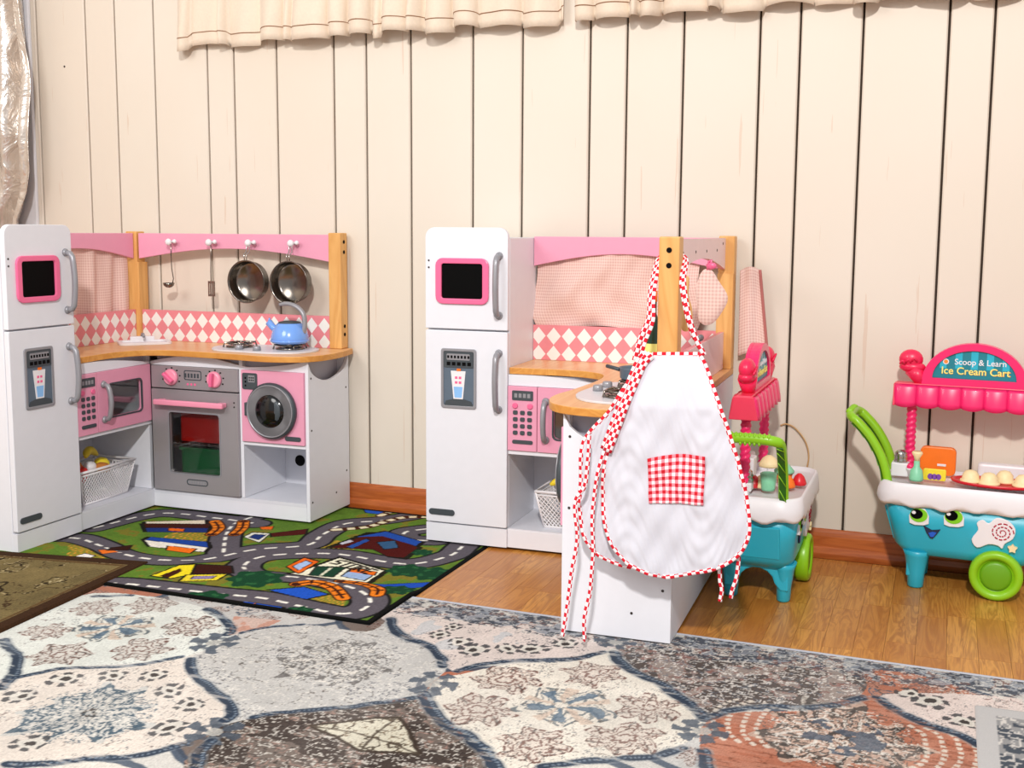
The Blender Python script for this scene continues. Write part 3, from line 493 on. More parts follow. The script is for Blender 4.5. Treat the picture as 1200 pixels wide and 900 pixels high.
for x, y, r in D['bluefl']:
    R.disc(x, y, lambda a, b: flower(a, b, 5, .6, (.36, .40, .42), (.82, .79, .74))+[((np.abs(np.cos(b*2.5+.3)) > .86)*(a > .15)*(a < .7)*1., (.33, .42, .50), .8), ((np.abs(np.cos(b*2.5+1.8)) > .93)*(a > .15)*(a < .8)*1., (.82, .72, .64), .7)], r*1.15)
for x, y, r in D['darkfl']: R.disc(x, y, lambda a, b: [((a < .98)*(np.cos(6*b) > -.5)*1., (.27, .27, .28), .85), ((a < .62)*1., (.86, .84, .80), 1), ((a < .30)*1., (.28, .26, .25), 1)], r*1.2)
for x, y, r in D['orn']: R.disc(x, y, lambda a, b: [((a < .95)*(np.abs(np.cos(3*b)) > .60)*1., (.30, .34, .39), .85), ((np.abs(a-.5) < .1)*1., (.33, .36, .40), .7), ((a < .3)*1., (.75, .74, .71), .8)], r*1.25)
tex = np.clip((nh-.30)*7, .35, 1)
for w_, pts in D['navy']:
    P = smooth(pts, 6); R.stroke(P, w_*1.1, (.56, .59, .61), .5, tex); R.stroke(P, w_*.78, NAVY, .95, tex); R.stroke([(a+.004, b+.004) for a, b in P], w_*.22, (.50, .56, .62), .8, dash=(.010, .005))
fade = np.clip((vnoise(nx, ny, 90, 60, 3)-.38)*2.2, 0, 1)*.22; R.I = R.I*(1-fade[..., None])+np.array((.82, .815, .80))*fade[..., None]
R.I *= (.89+.14*nz)[..., None]; R.I *= (.93+.12*rs.rand(ny, nx))[..., None]
sl = R.sub(-3, 2, 2.437, 2.5); R.put(sl, np.ones(R.X[sl].shape), (.78, .80, .84), 1)
pr = raster_mesh('medallion_rug', R, lambda X, Y: np.full(X.shape, .005), 'persian', .0005)
tag(pr, 'large faded grey, cream and terracotta medallion rug across the foreground', 'rug')
# ---- small mat overlapping at the right
R = Ras(.088, .62, 1.75, 2.275, .0035, .0045, (.74, .735, .73)); ny, nx = R.X.shape; n1 = vnoise(nx, ny, 8, 6, 2); n2 = vnoise(nx, ny, 5, 4, 2)
sl = R.sub(.125, .585, 1.79, 2.235); R.put(sl, np.ones(R.X[sl].shape), (.58, .58, .58), 1); R.put(sl, (n1[sl] > .5)*1., (.25, .28, .32), .85); R.put(sl, squig(n2[sl], .5, .05), (.88, .86, .83), .8)
mm = raster_mesh('small_mat', R, lambda X, Y: np.full(X.shape, .0085), 'persian', .0055)
tag(mm, 'small mat with light grey border overlapping the medallion rug at its right', 'rug')
# ---- children's road rug
def zroad(X, Y): return .0015+.0085*np.clip((2.52-Y)/.06, 0, 1)
R = Ras(-2.66, -1.223, 2.222, 3.205, .003, .0038, (.36, .49, .17)); ny, nx = R.X.shape; n1 = vnoise(nx, ny, 16, 12, 3)
R.I = R.I*(.85+.3*n1)[..., None]; R.put(np.s_[:, :], (n1 > .62)*1., (.50, .44, .16), .8)
for x, y, r in D['yflow']: R.disc(x, y, lambda a, b: [((a < .95)*1., (.55, .52, .18), .9), ((np.cos(7*b)*np.cos(9*a*3) > .5)*1., (.88, .60, .22), .9)], r*1.6)
RW = .088
for p in D['roads']: R.stroke(smooth(p, 6), RW+.018, (.10, .10, .10), 1)
for p in D['roads']: R.stroke(smooth(p, 6), RW, (.36, .34, .37), 1)
for p in D['roads']: R.stroke(smooth(p, 6), .011, (.93, .92, .88), 1, dash=(.062, .036))
def fat(P, k):
    c = np.mean(np.array(P), 0); return [tuple(c+(np.array(q)-c)*k) for q in P]
for c, P in D['polys']:
    R.poly(fat(P, 1.10), (.08, .07, .06), .9); R.poly(fat(P, .95), c)
for x, y, r in D['bush']: R.disc(x, y, lambda a, b: [((a < .8+.1*np.cos(7*b))*1., (.08, .26, .16), 1), ((np.abs(a-.5) < .08)*(np.cos(5*b) > 0)*1., (.16, .38, .22), .9)], r*1.25)
for p in D['bridge']:
    P = smooth(p, 6); R.stroke(P, .045, (.20, .09, .05), 1); R.stroke(P, .035, (.92, .50, .12), 1); R.stroke(P, .008, (.25, .1, .05), 1); R.stroke(P, .03, (.25, .1, .05), 1, dash=(.035, .008))
for p in D['rails']:
    P = smooth(p, 6); R.stroke(P, .036, (.28, .14, .08), 1); R.stroke(P, .024, (.90, .86, .72), 1, dash=(.04, .024))
# fish and lettering of the shop roof
ltr = {'S': [[(1, 1), (0, .9), (0, .55), (1, .45), (1, .1), (0, 0)]], 'T': [[(0, 1), (1, 1)], [(.5, 1), (.5, 0)]], 'O': [[(0, 0), (1, 0), (1, 1), (0, 1), (0, 0)]], 'R': [[(0, 0), (0, 1), (1, .9), (1, .55), (0, .5), (1, 0)]], 'E': [[(1, 1), (0, 1), (0, 0), (1, 0)], [(0, .5), (.8, .5)]]}
sp = [p for c, p in D['polys'] if c == [.93, .92, .82]][0]; A, B = np.array(sp[0]), np.array(sp[1]); dv = (B-A); up = np.array([-dv[1], dv[0]]); up = up/np.hypot(*up)*.040
for i, ch in enumerate('STORE'):
    o_ = A+dv*(.12+.165*i)-up*1.30
    for seg in ltr[ch]: R.stroke([tuple(o_+dv*.11*a+up*b) for a, b in seg], .009, (.12, .08, .06), 1)
ex = (np.minimum.reduce([R.X+2.66, -1.223-R.X, R.Y-2.222, 3.205-R.Y]) < .016); R.put(np.s_[:, :], ex*1., (.035, .04, .035), 1)
R.I *= (.93+.14*rs.rand(ny, nx))[..., None]
rr_ = raster_mesh('road_rug', R, zroad, 'road', .0006)
tag(rr_, 'green children\'s play rug printed with grey roads, houses and a shop', 'rug')
# ---- brown bordered rug on the left
R = Ras(0, 1, 0, 1, .0026, .0026, (.44, .385, .25)); ny, nx = R.X.shape; n1 = vnoise(nx, ny, 34, 26, 4); n2 = vnoise(nx, ny, 16, 12, 3)
R.I = R.I*(.8+.4*n1)[..., None]; R.put(np.s_[:, :], squig(n1, .5, .012)*(n2 > .45), (.14, .10, .06), .9); R.put(np.s_[:, :], squig(n1, .53, .010)*(n2 > .5), (.72, .66, .50), .7)
R.put(np.s_[:, :], squig(n1, .42, .010)*(n2 < .5), (.20, .13, .08), .8)
for (x, y, r) in [(.72, .72, .07), (.80, .60, .05), (.62, .80, .06), (.55, .62, .08), (.70, .47, .07), (.86, .82, .035)]:
    R.disc(x, y, lambda a, b: [((np.abs(a-.75-.15*np.cos(5*b)) < .07)*1., (.12, .09, .05), .85), ((np.abs(a-.4) < .08)*(np.cos(3*b) > 0)*1., (.75, .70, .55), .8)], r)
R.put(np.s_[:, :], ((np.maximum(R.X, 0) > .962) | (R.Y > .962))*1., (.23, .15, .09), 1); R.put(np.s_[:, :], ((np.abs(R.X-.955) < .006) & (R.Y < .96) | (np.abs(R.Y-.955) < .006) & (R.X < .96))*1., (.36, .27, .16), 1)
R.I *= (.88+.24*rs.rand(ny, nx))[..., None]
q00, q10, q11, q01 = [np.array(q) for q in ((-2.86, 1.25), (-1.935, 1.25), (-2.017, 2.415), (-2.90, 2.262))]
mp = lambda X, Y: tuple((q00[i]*(1-X)*(1-Y)+q10[i]*X*(1-Y)+q11[i]*X*Y+q01[i]*(1-X)*Y) for i in (0, 1))
br = raster_mesh('brown_rug', R, lambda X, Y: np.full(X.shape, .0145), 'brownrug', .001, mp)
tag(br, 'olive-brown rug with dark brown border lying over the corner of the road rug', 'rug')
# ------------------------------------------------------------------ toy corner kitchens
# local frame: back corner at the origin, cold-store wing along -X facing -Y, stove wing along -Y facing -X
LA, LB, DD = .856, .851, .256
def arcpts(a, b, za, zm, n=14): return [(a+(b-a)*i/n, za+(zm-za)*math.sin(PI*i/n)) for i in range(n+1)]
def clip(poly, x0, x1, z0, z1):
    for ax, lim, s in ((0, x0, 1), (0, x1, -1), (1, z0, 1), (1, z1, -1)):
        out = []
        for i in range(len(poly)):
            p, q = poly[i-1], poly[i]; a, b = (p[ax]-lim)*s, (q[ax]-lim)*s
            if a >= 0: out.append(p)
            if (a >= 0) != (b >= 0): t = a/(a-b); out.append((p[0]+(q[0]-p[0])*t, p[1]+(q[1]-p[1])*t))
        poly = out
        if len(poly) < 3: return []
    return poly
def handle_path(x, y, z0, z1, out=.026, n=10):
    P = [(x, y, z0), (x, y-out*.75, z0+.004)]
    for i in range(n+1):
        t = i/n; P.append((x, y-out-.006*math.sin(PI*t), z0+.014+(z1-z0-.028)*t))
    return P+[(x, y-out*.75, z1-.004), (x, y, z1)]
def make_kitchen(label, loc, rz, rumple):
    K = thing('toy_kitchen', label, 'toy kitchen', loc, rz, 'white and pink wooden corner play kitchens')
    # cold store
    m = M().box(-LA, -.602, -.245, -.004, 0, .897); m.build('fridge_cabinet', 'white', K, bevel=.002)
    m = M().prism([(-LA, .634), (-.602, .634)]+[(-.602-.028+.028*math.cos(a), .897+.028*math.sin(a)) for a in np.linspace(0, PI/2, 6)]+[(-LA+.028-.028*math.sin(a), .897+.028*math.cos(a)) for a in np.linspace(0, PI/2, 6)], 'y', -.264, -.247)
    fd = m.build('freezer_door', 'white', K, bevel=.0018)
    for zz in (.66, .68): M().lathe([(.003, 0), (.003, -.0008)], 8, (-.845, -.264, zz+.15), 'y').build('screw', 'screw', fd)
    m = M().ring(rrect(-.822, -.658, .706, .838, .022), rrect(-.803, -.677, .722, .822, .007), 'y', -.272, -.264); m.build('screen_frame', 'hotpink', fd, bevel=.0025)
    M().prism(rrect(-.804, -.676, .721, .823, .007), 'y', -.2655, -.2641).build('screen', 'black', fd)
    def hndl(par, x, z0, z1, name='door_handle', out=.026, r=.0085, fr=-.264):
        m = M().tube(handle_path(x, fr, z0, z1, out), r, 10)
        for z in (z0, z1): m.lathe([(.012, fr), (.011, fr-.004), (.008, fr-.008)], 12, (x, 0, z), 'y')
        return m.build(name, 'grey', par)
    hndl(fd, -.628, .676, .845)
    m = M().prism(rrect(-LA, -.602, .058, .629, .004, 3), 'y', -.264, -.247); rd = m.build('fridge_door', 'white', K, bevel=.0018)
    hndl(rd, -.628, .405, .568)
    M().ring(rrect(-.806, -.696, .402, .577, .008), rrect(-.798, -.704, .410, .569, .005), 'y', -.268, -.264).build('dispenser_frame', 'grey', rd, bevel=.001)
    M().prism(rrect(-.799, -.703, .409, .570, .005), 'y', -.2652, -.2641).build('dispenser_recess', 'slate', rd)
    m = M().prism(rrect(-.797, -.705, .522, .568, .004), 'y', -.268, -.265); dp = m.build('dispenser_panel', 'dgrey', rd)
    M().prism(rrect(-.787, -.715, .544, .562, .003), 'y', -.2695, -.268).build('dispenser_display', 'grey', rd)
    m = M()
    for i in range(7): m.box(-.785+i*.0105, -.779+i*.0105, -.2703, -.2695, .549, .557)
    for i in range(5): m.box(-.787+i*.016, -.776+i*.016, -.269, -.268, .528, .538)
    m.build('display_marks', 'blackm', rd)
    M().prism([(-.797, .409), (-.705, .409), (-.712, .424), (-.735, .430), (-.767, .430), (-.790, .424)], 'y', -.2675, -.2652).build('dispenser_tray', 'dgrey', rd)
    m = M(); m.prism([(-.766, .424), (-.738, .424), (-.729, .512), (-.775, .512)], 'y', -.2672, -.2652); m.build('printed_cup', 'toyw', rd)
    m = M(); m.prism([(-.763, .434), (-.741, .434), (-.738, .466), (-.766, .466)], 'y', -.2676, -.2672); m.build('printed_water', 'skyb', rd)
    m = M()
    for i in range(4): m.box(-.762+(i % 2)*.012, -.754+(i % 2)*.012, -.2678, -.2672, .475+.014*(i//2), .482+.014*(i//2))
    m.build('printed_marks', 'hotpink', rd)
    M().box(-.756, -.744, -.2685, -.265, .512, .519).build('spout_light', 'orange', rd)
    M().prism(rrect(-.846, -.764, .080, .098, .0088, 6), 'y', -.2665, -.264).build('badge', 'dgrey', rd)
    M().box(-LA, -.602, -.262, -.2455, .0, .054).build('fridge_plinth', 'white', K)
    # cold-store wing cabinet
    M().box(-.602, -.246, -.256, -.244, 0, .054).build('plinth', 'white', K, bevel=.001)
    M().prism([(-.601, -.2555), (-.2565, -.2555), (-.2565, -.8385), (-.013, -.8385), (-.013, -.013), (-.601, -.013)], 'z', .045, .057).build('bottom_shelf', 'whiteb', K)
    M().box(-.601, -.2565, -.2555, -.013, .277, .289).build('microwave_shelf', 'white', K)
    M().box(-.602, -.0005, -.012, -.0005, .0, .508).build('back_panel', 'whiteb', K)
    M().box(-.262, -.250, -.2505, -.013, .058, .506).build('divider_panel', 'white', K)
    cp = M().box(-.6005, -.513, -.262, -.250, .2895, .476).build('control_panel', 'pink', K, bevel=.001)
    M().prism(rrect(-.587, -.524, .436, .464, .003), 'y', -.264, -.262).build('display', 'dgrey', cp)
    m = M(); [m.box(-.580+i*.013, -.571+i*.013, -.2648, -.264, .444, .456) for i in range(4)]; m.build('display_digits', 'grey', cp)
    for x in (-.578, -.533): M().lathe([(.0085, -.262), (.0085, -.2645), (.007, -.2655)], 14, (x, 0, .420), 'y').build('dial', 'hotpink', cp)
    for j in range(4):
        for i in range(3):
            M().prism(rrect(-.584+i*.0215, -.570+i*.0215, .336+j*.0195, .348+j*.0195, .0035, 3), 'y', -.2645, -.262).build('key', 'dgrey', cp)
    M().prism(rrect(-.586, -.524, .310, .321, .005), 'y', -.2642, -.262).build('badge', 'dgrey', cp)
    md = M().ring(rrect(-.511, -.263, .2895, .476, .002), rrect(-.463, -.309, .330, .433, .014), 'y', -.262, -.250).build('microwave_door', 'pink', K, bevel=.001)
    M().box(-.465, -.307, -.254, -.252, .328, .435).build('window_pane', 'glass', md)
    M().ring(rrect(-.467, -.305, .326, .437, .016), rrect(-.463, -.309, .330, .433, .014), 'y', -.2635, -.258).build('window_seal', 'dgrey', md)
    hndl(md, -.486, .326, .436, 'door_handle', .022, .0078, -.262)
    # stove wing
    M().box(-.256, -.244, -.8385, -.2565, 0, .054).build('plinth', 'white', K, bevel=.001)
    M().box(-.2555, -.013, -.611, -.599, .058, .506).build('divider_panel', 'white', K)
    M().box(-.2555, -.013, -.8385, -.6115, .232, .244).build('washer_shelf', 'white', K)
    M().box(-.012, -.0005, -.838, -.0125, 0, .508).build('back_panel', 'whiteb', K)
    M().lathe([(.019, -.0122), (.019, -.0135)], 20, (0, -.668, .137), 'x').build('cable_hole', 'blackm', K)
    ep = [(-.256, 0), (-.0005, 0), (-.0005, .508)]+[(-.0005-.2555*i/16, .508-.070*math.sin(PI*i/16)**.5) for i in range(1, 16)]+[(-.256, .508)]
    e = M().prism(ep, 'y', -.851, -.839).build('end_panel', 'white', K, bevel=.001)
    for x, z in ((-.24, .455), (-.24, .29), (-.24, .06), (-.02, .40), (-.02, .12), (-.09, .06)):
        M().lathe([(.0035, -.851), (.003, -.8520)], 8, (x, 0, z), 'y').build('screw', 'screw', e)
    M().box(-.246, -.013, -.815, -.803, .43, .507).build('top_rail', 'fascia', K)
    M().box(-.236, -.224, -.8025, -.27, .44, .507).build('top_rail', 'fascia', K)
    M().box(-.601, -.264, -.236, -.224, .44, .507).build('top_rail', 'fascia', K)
    ra = [(-.601, .477), (-.257, .477), (-.257, .482)]+[(-.257-(.601-.257)*t, .482+.026*math.sin(PI/2*min(1, t*1.25))) for t in np.linspace(.05, 1, 14)]
    M().prism(ra, 'y', -.2562, -.2445).build('arched_rail', 'white', K)
    rb = [(-.839, .474), (-.257, .474), (-.257, .484)]+[(-.257-.35*t, .484+.024*math.sin(PI*t)) for t in np.linspace(.06, .94, 14)]+[(-.63, .482), (-.70, .486), (-.77, .495), (-.839, .507)]
    M().prism(rb, 'x', -.2562, -.2445).build('arched_rail', 'white', K)
    oc = M().box(-.264, -.250, -.598, -.266, .400, .473).build('oven_controls', 'steel', K, bevel=.001)
    for y in (-.345, -.512):
        kb = M().lathe([(.027, -.264), (.027, -.270), (.024, -.274), (.021, -.276)], 24, (0, y, .437), 'x').build('oven_knob', 'knobpink', oc)
        m = M().box(-.290, -.274, -.0055, .0055, -.022, .022); o = m.build('knob_grip', 'hotpink', oc, bevel=.003); o.location = (0, y, .437); o.rotation_euler = (-.9 if y > -.4 else .1, 0, 0)
        m = M()
        for k in range(7):
            a = -.3+k*.65; m.box(-.2648, -.264, y+.034*math.cos(a)-.0028, y+.034*math.cos(a)+.0028, .437+.030*math.sin(a)-.0022, .437+.030*math.sin(a)+.0022)
        m.build('dial_marks', 'blackm', oc)
    M().ring(rrect(-.462, -.395, .430, .462, .006), rrect(-.459, -.398, .433, .459, .005), 'x', -.2648, -.264).build('clock_frame', 'dgrey', oc)
    m = M(); [m.box(-.2648, -.264, -.452+i*.012, -.445+i*.012, .438, .452) for i in range(5)]; m.build('clock_digits', 'dgrey', oc)
    m = M(); [m.box(-.2648, -.264, -.440+i*.014, -.433+i*.014, .413, .420) for i in range(3)]; m.build('buttons', 'hotpink', oc)
    od = M().ring(rrect(-.598, -.266, .060, .396, .002), rrect(-.527, -.333, .122, .322, .010), 'x', -.266, -.250).build('oven_door', 'steel', K, bevel=.001)
    M().box(-.2555, -.2535, -.529, -.331, .120, .324).build('window_pane', 'ovenglass', od)
    M().ring(rrect(-.531, -.329, .118, .326, .012), rrect(-.527, -.333, .122, .322, .010), 'x', -.2675, -.262).build('window_seal', 'grey', od)
    m = M().box(-.300, -.286, -.562, -.296, .348, .366).box(-.288, -.266, -.326, -.300, .349, .365).box(-.288, -.266, -.558, -.532, .349, .365); m.build('oven_handle', 'knobpink', od, bevel=.004)
    M().ring(rrect(-.478, -.396, .084, .104, .009), rrect(-.475, -.399, .087, .101, .007), 'x', -.2672, -.266).build('badge_frame', 'dgrey', od)
    m = M(); [m.box(-.2668, -.266, -.470+i*.0105, -.463+i*.0105, .090, .098) for i in range(7)]; m.build('badge_lettering', 'grey', od)
    for z in (.352, .366): M().lathe([(.003, -.266), (.003, -.2668)], 8, (0, -.585, z), 'x').build('screw', 'screw', od)
    m = M().box(-.250, -.02, -.598, -.268, .214, .218)
    for i in range(9): m.box(-.251, -.246, -.59+i*.038, -.586+i*.038, .212, .222)
    m.build('oven_rack', 'chrome', K)
    wp = M().box(-.264, -.250, -.8385, -.6115, .2445, .4735).build('washer_panel', 'pink', K, bevel=.001)
    pr_ = [(.066, -.264), (.088, -.266), (.090, -.276), (.084, -.284), (.079, -.284), (.076, -.280), (.072, -.280), (.070, -.284), (.064, -.282), (.058, -.270), (.050, -.267)]
    wd = M().lathe(pr_, 40, (0, -.727, .350), 'x').build('washer_door_ring', 'dgrey', wp)
    M().lathe([(.0835, -.284), (.083, -.2865), (.080, -.2865), (.0795, -.284)], 40, (0, -.727, .350), 'x').build('ring_trim', 'grey', wp)
    M().lathe([(.059, -.2715), (.055, -.282), (.044, -.290), (.028, -.295), (.004, -.297)], 32, (0, -.727, .350), 'x').build('washer_glass', 'glassdark', wp)
    m = M().ball((-.288, -.752, .352), (.0075, .019, .034), 16); m.build('glass_highlight_inset', 'dgrey', wp)
    M().box(-.278, -.264, -.641, -.630, .330, .372).build('door_hinge', 'dgrey', wp, bevel=.002)
    M().prism(rrect(-.672, -.617, .413, .465, .006), 'x', -.2665, -.264).build('washer_display', 'dgrey', wp)
    m = M().box(-.2675, -.2665, -.664, -.640, .436, .458); m.build('display', 'grey', wp)
    m = M(); [m.box(-.2675, -.2665, -.632, -.627, .422+.012*i, .428+.012*i) for i in range(3)]; [m.box(-.268, -.2665, -.661+.007*i, -.657+.007*i, .440+.008*j, .445+.008*j) for i in range(3) for j in range(2)]; m.build('display_marks', 'blackm', wp)
    M().prism(rrect(-.827, -.770, .257, .271, .0065, 5), 'x', -.2668, -.264).build('badge', 'dgrey', wp)
    # counter
    cc = [(-.601, -.250), (-.52, -.246), (-.45, -.243), (-.385, -.252), (-.325, -.285), (-.298, -.34), (-.292, -.43), (-.298, -.53), (-.306, -.62), (-.318, -.71), (-.312, -.78), (-.285, -.842), (-.235, -.878), (-.16, -.890), (-.08, -.884), (0, -.868)]
    cc = smooth(cc, 4)+[(0, 0), (-.601, 0)]
    M().prism(cc, 'z', .509, .528, 0, 1).build('countertop', ['pinetop', 'pineedge'], K, bevel=.002)
    # posts
    for (x, y), nm in (((-.045, -.045), 'corner_post'), ((-.045, -.851), 'end_post')):
        o = M().box(x, x+.045, y, y+.045, .5285, .906).build(nm, 'pine', K, bevel=.003)
        if nm == 'end_post':
            for z in (.877, .844, .602, .575): M().lathe([(.006, y), (.006, y-.0012)], 14, (-.0225, 0, z), 'y').build('bolt', 'blackm', o)
    o = M().box(-.0455, -.0005, -.053, -.0455, .5285, .80).build('post_lining', 'pine', K)
    # headers
    ha = [(-.601, .900), (-.047, .900)]+[(-.047-.554*i/16, .812+.038*math.sin(PI*i/16)) for i in range(17)]
    h1 = M().prism(ha, 'y', -.034, -.020).build('header_panel', 'pink', K, bevel=.0015)
    hb = [(-.05, .900), (-.805, .900)]+[(-.805+.755*i/16, .812+.038*math.sin(PI*i/16)) for i in range(17)]
    h2 = M().prism(hb, 'x', -.040, -.026).build('header_panel', 'pink', K, bevel=.0015)
    M().prism([(a, b) for a, b in hb], 'x', -.0258, -.0248).build('header_back', 'pinkpale', K)
    for y in (-.200, -.363, -.518, -.681, -.10, -.79):
        M().lathe([(.0035, -.0248), (.0035, -.0236)], 8, (0, y, .868 if -.7 < y < -.15 else .885), 'x').build('screw', 'screw', h2)
    for y in (-.200, -.363, -.518, -.681):
        m = M().lathe([(.006, -.040), (.0045, -.052), (.0045, -.062), (.010, -.066), (.012, -.071), (.009, -.077), (.003, -.079)], 14, (0, y, .871), 'x')
        m.ball((-.060, y-.017, .873), .0075, 10).tube([(-.058, y, .871), (-.060, y-.017, .873)], .0035, 6); m.build('peg', 'toyw', K)
    # tile boards
    def board(ax, lo, hi, front, name):
        back = front+.012
        m = M(); (m.box(lo, hi, front, back, .5285, .634) if ax == 'y' else m.box(front, back, lo, hi, .5285, .634)); b = m.build(name, ['diap'], K)
        m = M(); u = hi-.012; i = 0
        while u > lo-.03:
            for z in (.6015, .5465):
                p = clip([(u-.0222, z), (u, z-.0262), (u+.0222, z), (u, z+.0262)], lo+.001, hi-.001, .529, .6325)
                if len(p) > 2: m.prism(p, ax, front-.0006, front+.0001)
            u -= .0478
        o = m.build('diamond_print', 'diaw', b); return b
    board('y', -.601, -.046, -.034, 'tile_board'); board('x', -.805, -.054, -.036, 'tile_board')
    M().box(-.0238, -.0228, -.805, -.046, .529, .634).build('tile_board_back', 'pinkpale', K)
    # cooktop and sink
    ck = M().prism(smooth([(-.075, -.49), (-.06, -.60), (-.065, -.75), (-.13, -.815), (-.22, -.80), (-.265, -.72), (-.262, -.60), (-.25, -.50), (-.16, -.45)], 4, True), 'z', .5282, .5335).build('cooktop', 'cook', K, bevel=.001)
    for (x, y) in ((-.16, -.54), (-.15, -.722)):
        m = M().lathe([(.046, .5335), (.044, .540), (.020, .541), (.018, .5335)], 24, (x, y, 0))
        for k in range(4):
            a = PI/4+k*PI/2; m.tube([(x+.012*math.cos(a), y+.012*math.sin(a), .549), (x+.050*math.cos(a), y+.050*math.sin(a), .549), (x+.054*math.cos(a), y+.054*math.sin(a), .535)], .003, 6)
        m.tube([(x+.040*math.cos(t), y+.040*math.sin(t), .5475) for t in np.linspace(0, 2*PI, 25)[:-1]], .003, 6, closed=True); m.build('burner', 'dchrome', K)
    for (x, y) in ((-.225, -.58), (-.230, -.65)): M().lathe([(.013, .5335), (.012, .546), (.009, .548)], 14, (x, y, 0)).build('stove_knob', 'grey', K)
    sk = M(); sk.X = Matrix.Translation((-.150, -.150, 0)) @ Matrix.Rotation(-PI/4, 4, 'Z')
    sk.ring(rrect(-.085, .085, -.06, .06, .02), rrect(-.070, .070, -.045, .045, .014), 'z', .5282, .536); sk.prism(rrect(-.071, .071, -.046, .046, .014), 'z', .5283, .530)
    sk.build('sink', 'toyw', K, bevel=.001)
    fc = M(); fc.X = Matrix.Translation((-.108, -.108, 0)) @ Matrix.Rotation(-PI/4, 4, 'Z')
    fc.box(-.040, .040, -.012, .012, .5285, .548); fc.build('tap_block', 'toyw', K, bevel=.003)
    m = M().tube([(-.108, -.108, .548), (-.112, -.112, .556), (-.135, -.135, .557), (-.142, -.142, .550)], .005, 8); m.build('tap_spout', 'grey', K)
    # gathered curtain in the window of the cold-store wing
    g = random.Random(2 if rumple else 9)
    ph = [g.uniform(0, 6) for _ in range(6)]
    def cf(u, v):
        x = -.600+u*(.535 if not rumple else .50); z = .862-v*(.232+(.006*math.sin(9*u+1)))
        a = .004+.004*v
        y = -.0165+a*math.sin(u*40+ph[0]+v)+.5*a*math.sin(u*23+ph[1]-2*v)+.3*a*math.sin(u*71+ph[2])
        if rumple: x += .014*math.sin(7*v+3*u)*v; y = -.019+.008*math.sin(9*u+5*v)+.006*math.sin(16*u-9*v)*v+.004*math.sin(13*v+20*u)*v+.002*math.sin(50*u+10*v)
        return (x, min(-.004, max(-.0325 if z > .80 else -.040, y)), z)
    M().grid(cf, 90, 26, uvf=lambda u, v: (u*.62, v*.24)).build('window_curtain', 'paleg', K, fix=False)
    return K
KL = make_kitchen('white and pink play kitchen at far left, steel pans hanging above its counter', (-2.693, 3.206, .008), math.radians(90.77), False)
KR = make_kitchen('white and pink play kitchen at centre with aprons hung on its near post', (-.570, 3.2165, .008), math.radians(1.89), True)
def at(K, x, y, z):
    bpy.context.view_layer.update() if False else None
    a = K.rotation_euler.z; return (K.location.x+x*math.cos(a)-y*math.sin(a), K.location.y+x*math.sin(a)+y*math.cos(a), K.location.z+z)
def put(K, name, label, cat, x, y, z, rz=0, group=None): return thing(name, label, cat, at(K, x, y, z), K.rotation_euler.z+rz, group)
# pans: open side faces -X of the kitchen frame
def pan(K, y, label, r=.068):
    T = put(K, 'saucepan', label, 'saucepan', -.062, y, .871, 0, 'steel toy saucepans')
    zc = -.128; m = M().lathe([(.003, .002), (r*.88, .002), (r*.96, -.006), (r, -.040), (r+.004, -.043), (r+.003, -.045), (r-.0015, -.041), (r*.94, -.008), (r*.86, -.0015), (.003, -.001)], 36, (.018, 0, zc), 'x')
    m.build('pan_body', 'dchrome', T)
    m = M(); 
    m.tube([(-.024, -.004, zc+r), (-.026, -.005, zc+r+.022), (-.010, -.006, -.030), (-.008, -.005, -.006), (-.006, 0, .0065), (-.008, .005, -.006), (-.010, .006, -.030), (-.026, .005, zc+r+.022), (-.024, .004, zc+r)], .0020, 6)
    m.build('pan_handle', 'chrome', T)
pan(KL, -.518, 'open steel toy saucepan hanging left of the other, clear of the blue kettle'); pan(KL, -.681, 'open steel toy saucepan hanging right, above the blue kettle')
def ladle(K):
    T = put(K, 'ladle', 'dark metal toy ladle hanging on the peg nearest the corner post', 'ladle', -.062, -.200, .871)
    M().tube([(0, .003, .006), (0, -.003, .006), (0, -.003, -.04), (0, -.004, -.09), (0, -.010, -.125), (0, -.006, -.140)], .0018, 6).build('handle', 'dchrome', T)
    m = M().lathe([(.020, 0), (.017, -.009), (.010, -.015), (.002, -.017), (.002, -.015), (.009, -.013), (.015, -.008), (.0185, 0)], 18, (0, .010, -.140)); m.build('bowl', 'dchrome', T)
ladle(KL)
T = put(KL, 'spatula', 'slotted metal toy spatula hanging between the ladle and the saucepans', 'spatula', -.062, -.363, .871)
M().tube([(0, .003, .006), (0, -.003, .006), (0, -.002, -.05), (0, 0, -.10), (0, 0, -.132)], .0018, 6).build('handle', 'dchrome', T)
m = M(); [m.box(-.0012, .0012, -.015+i*.0075, -.0105+i*.0075, -.178, -.136) for i in range(4)]; m.box(-.0012, .0012, -.015, .012, -.182, -.176).box(-.0012, .0012, -.015, .012, -.138, -.130); m.build('slotted_blade', 'chrome', T)
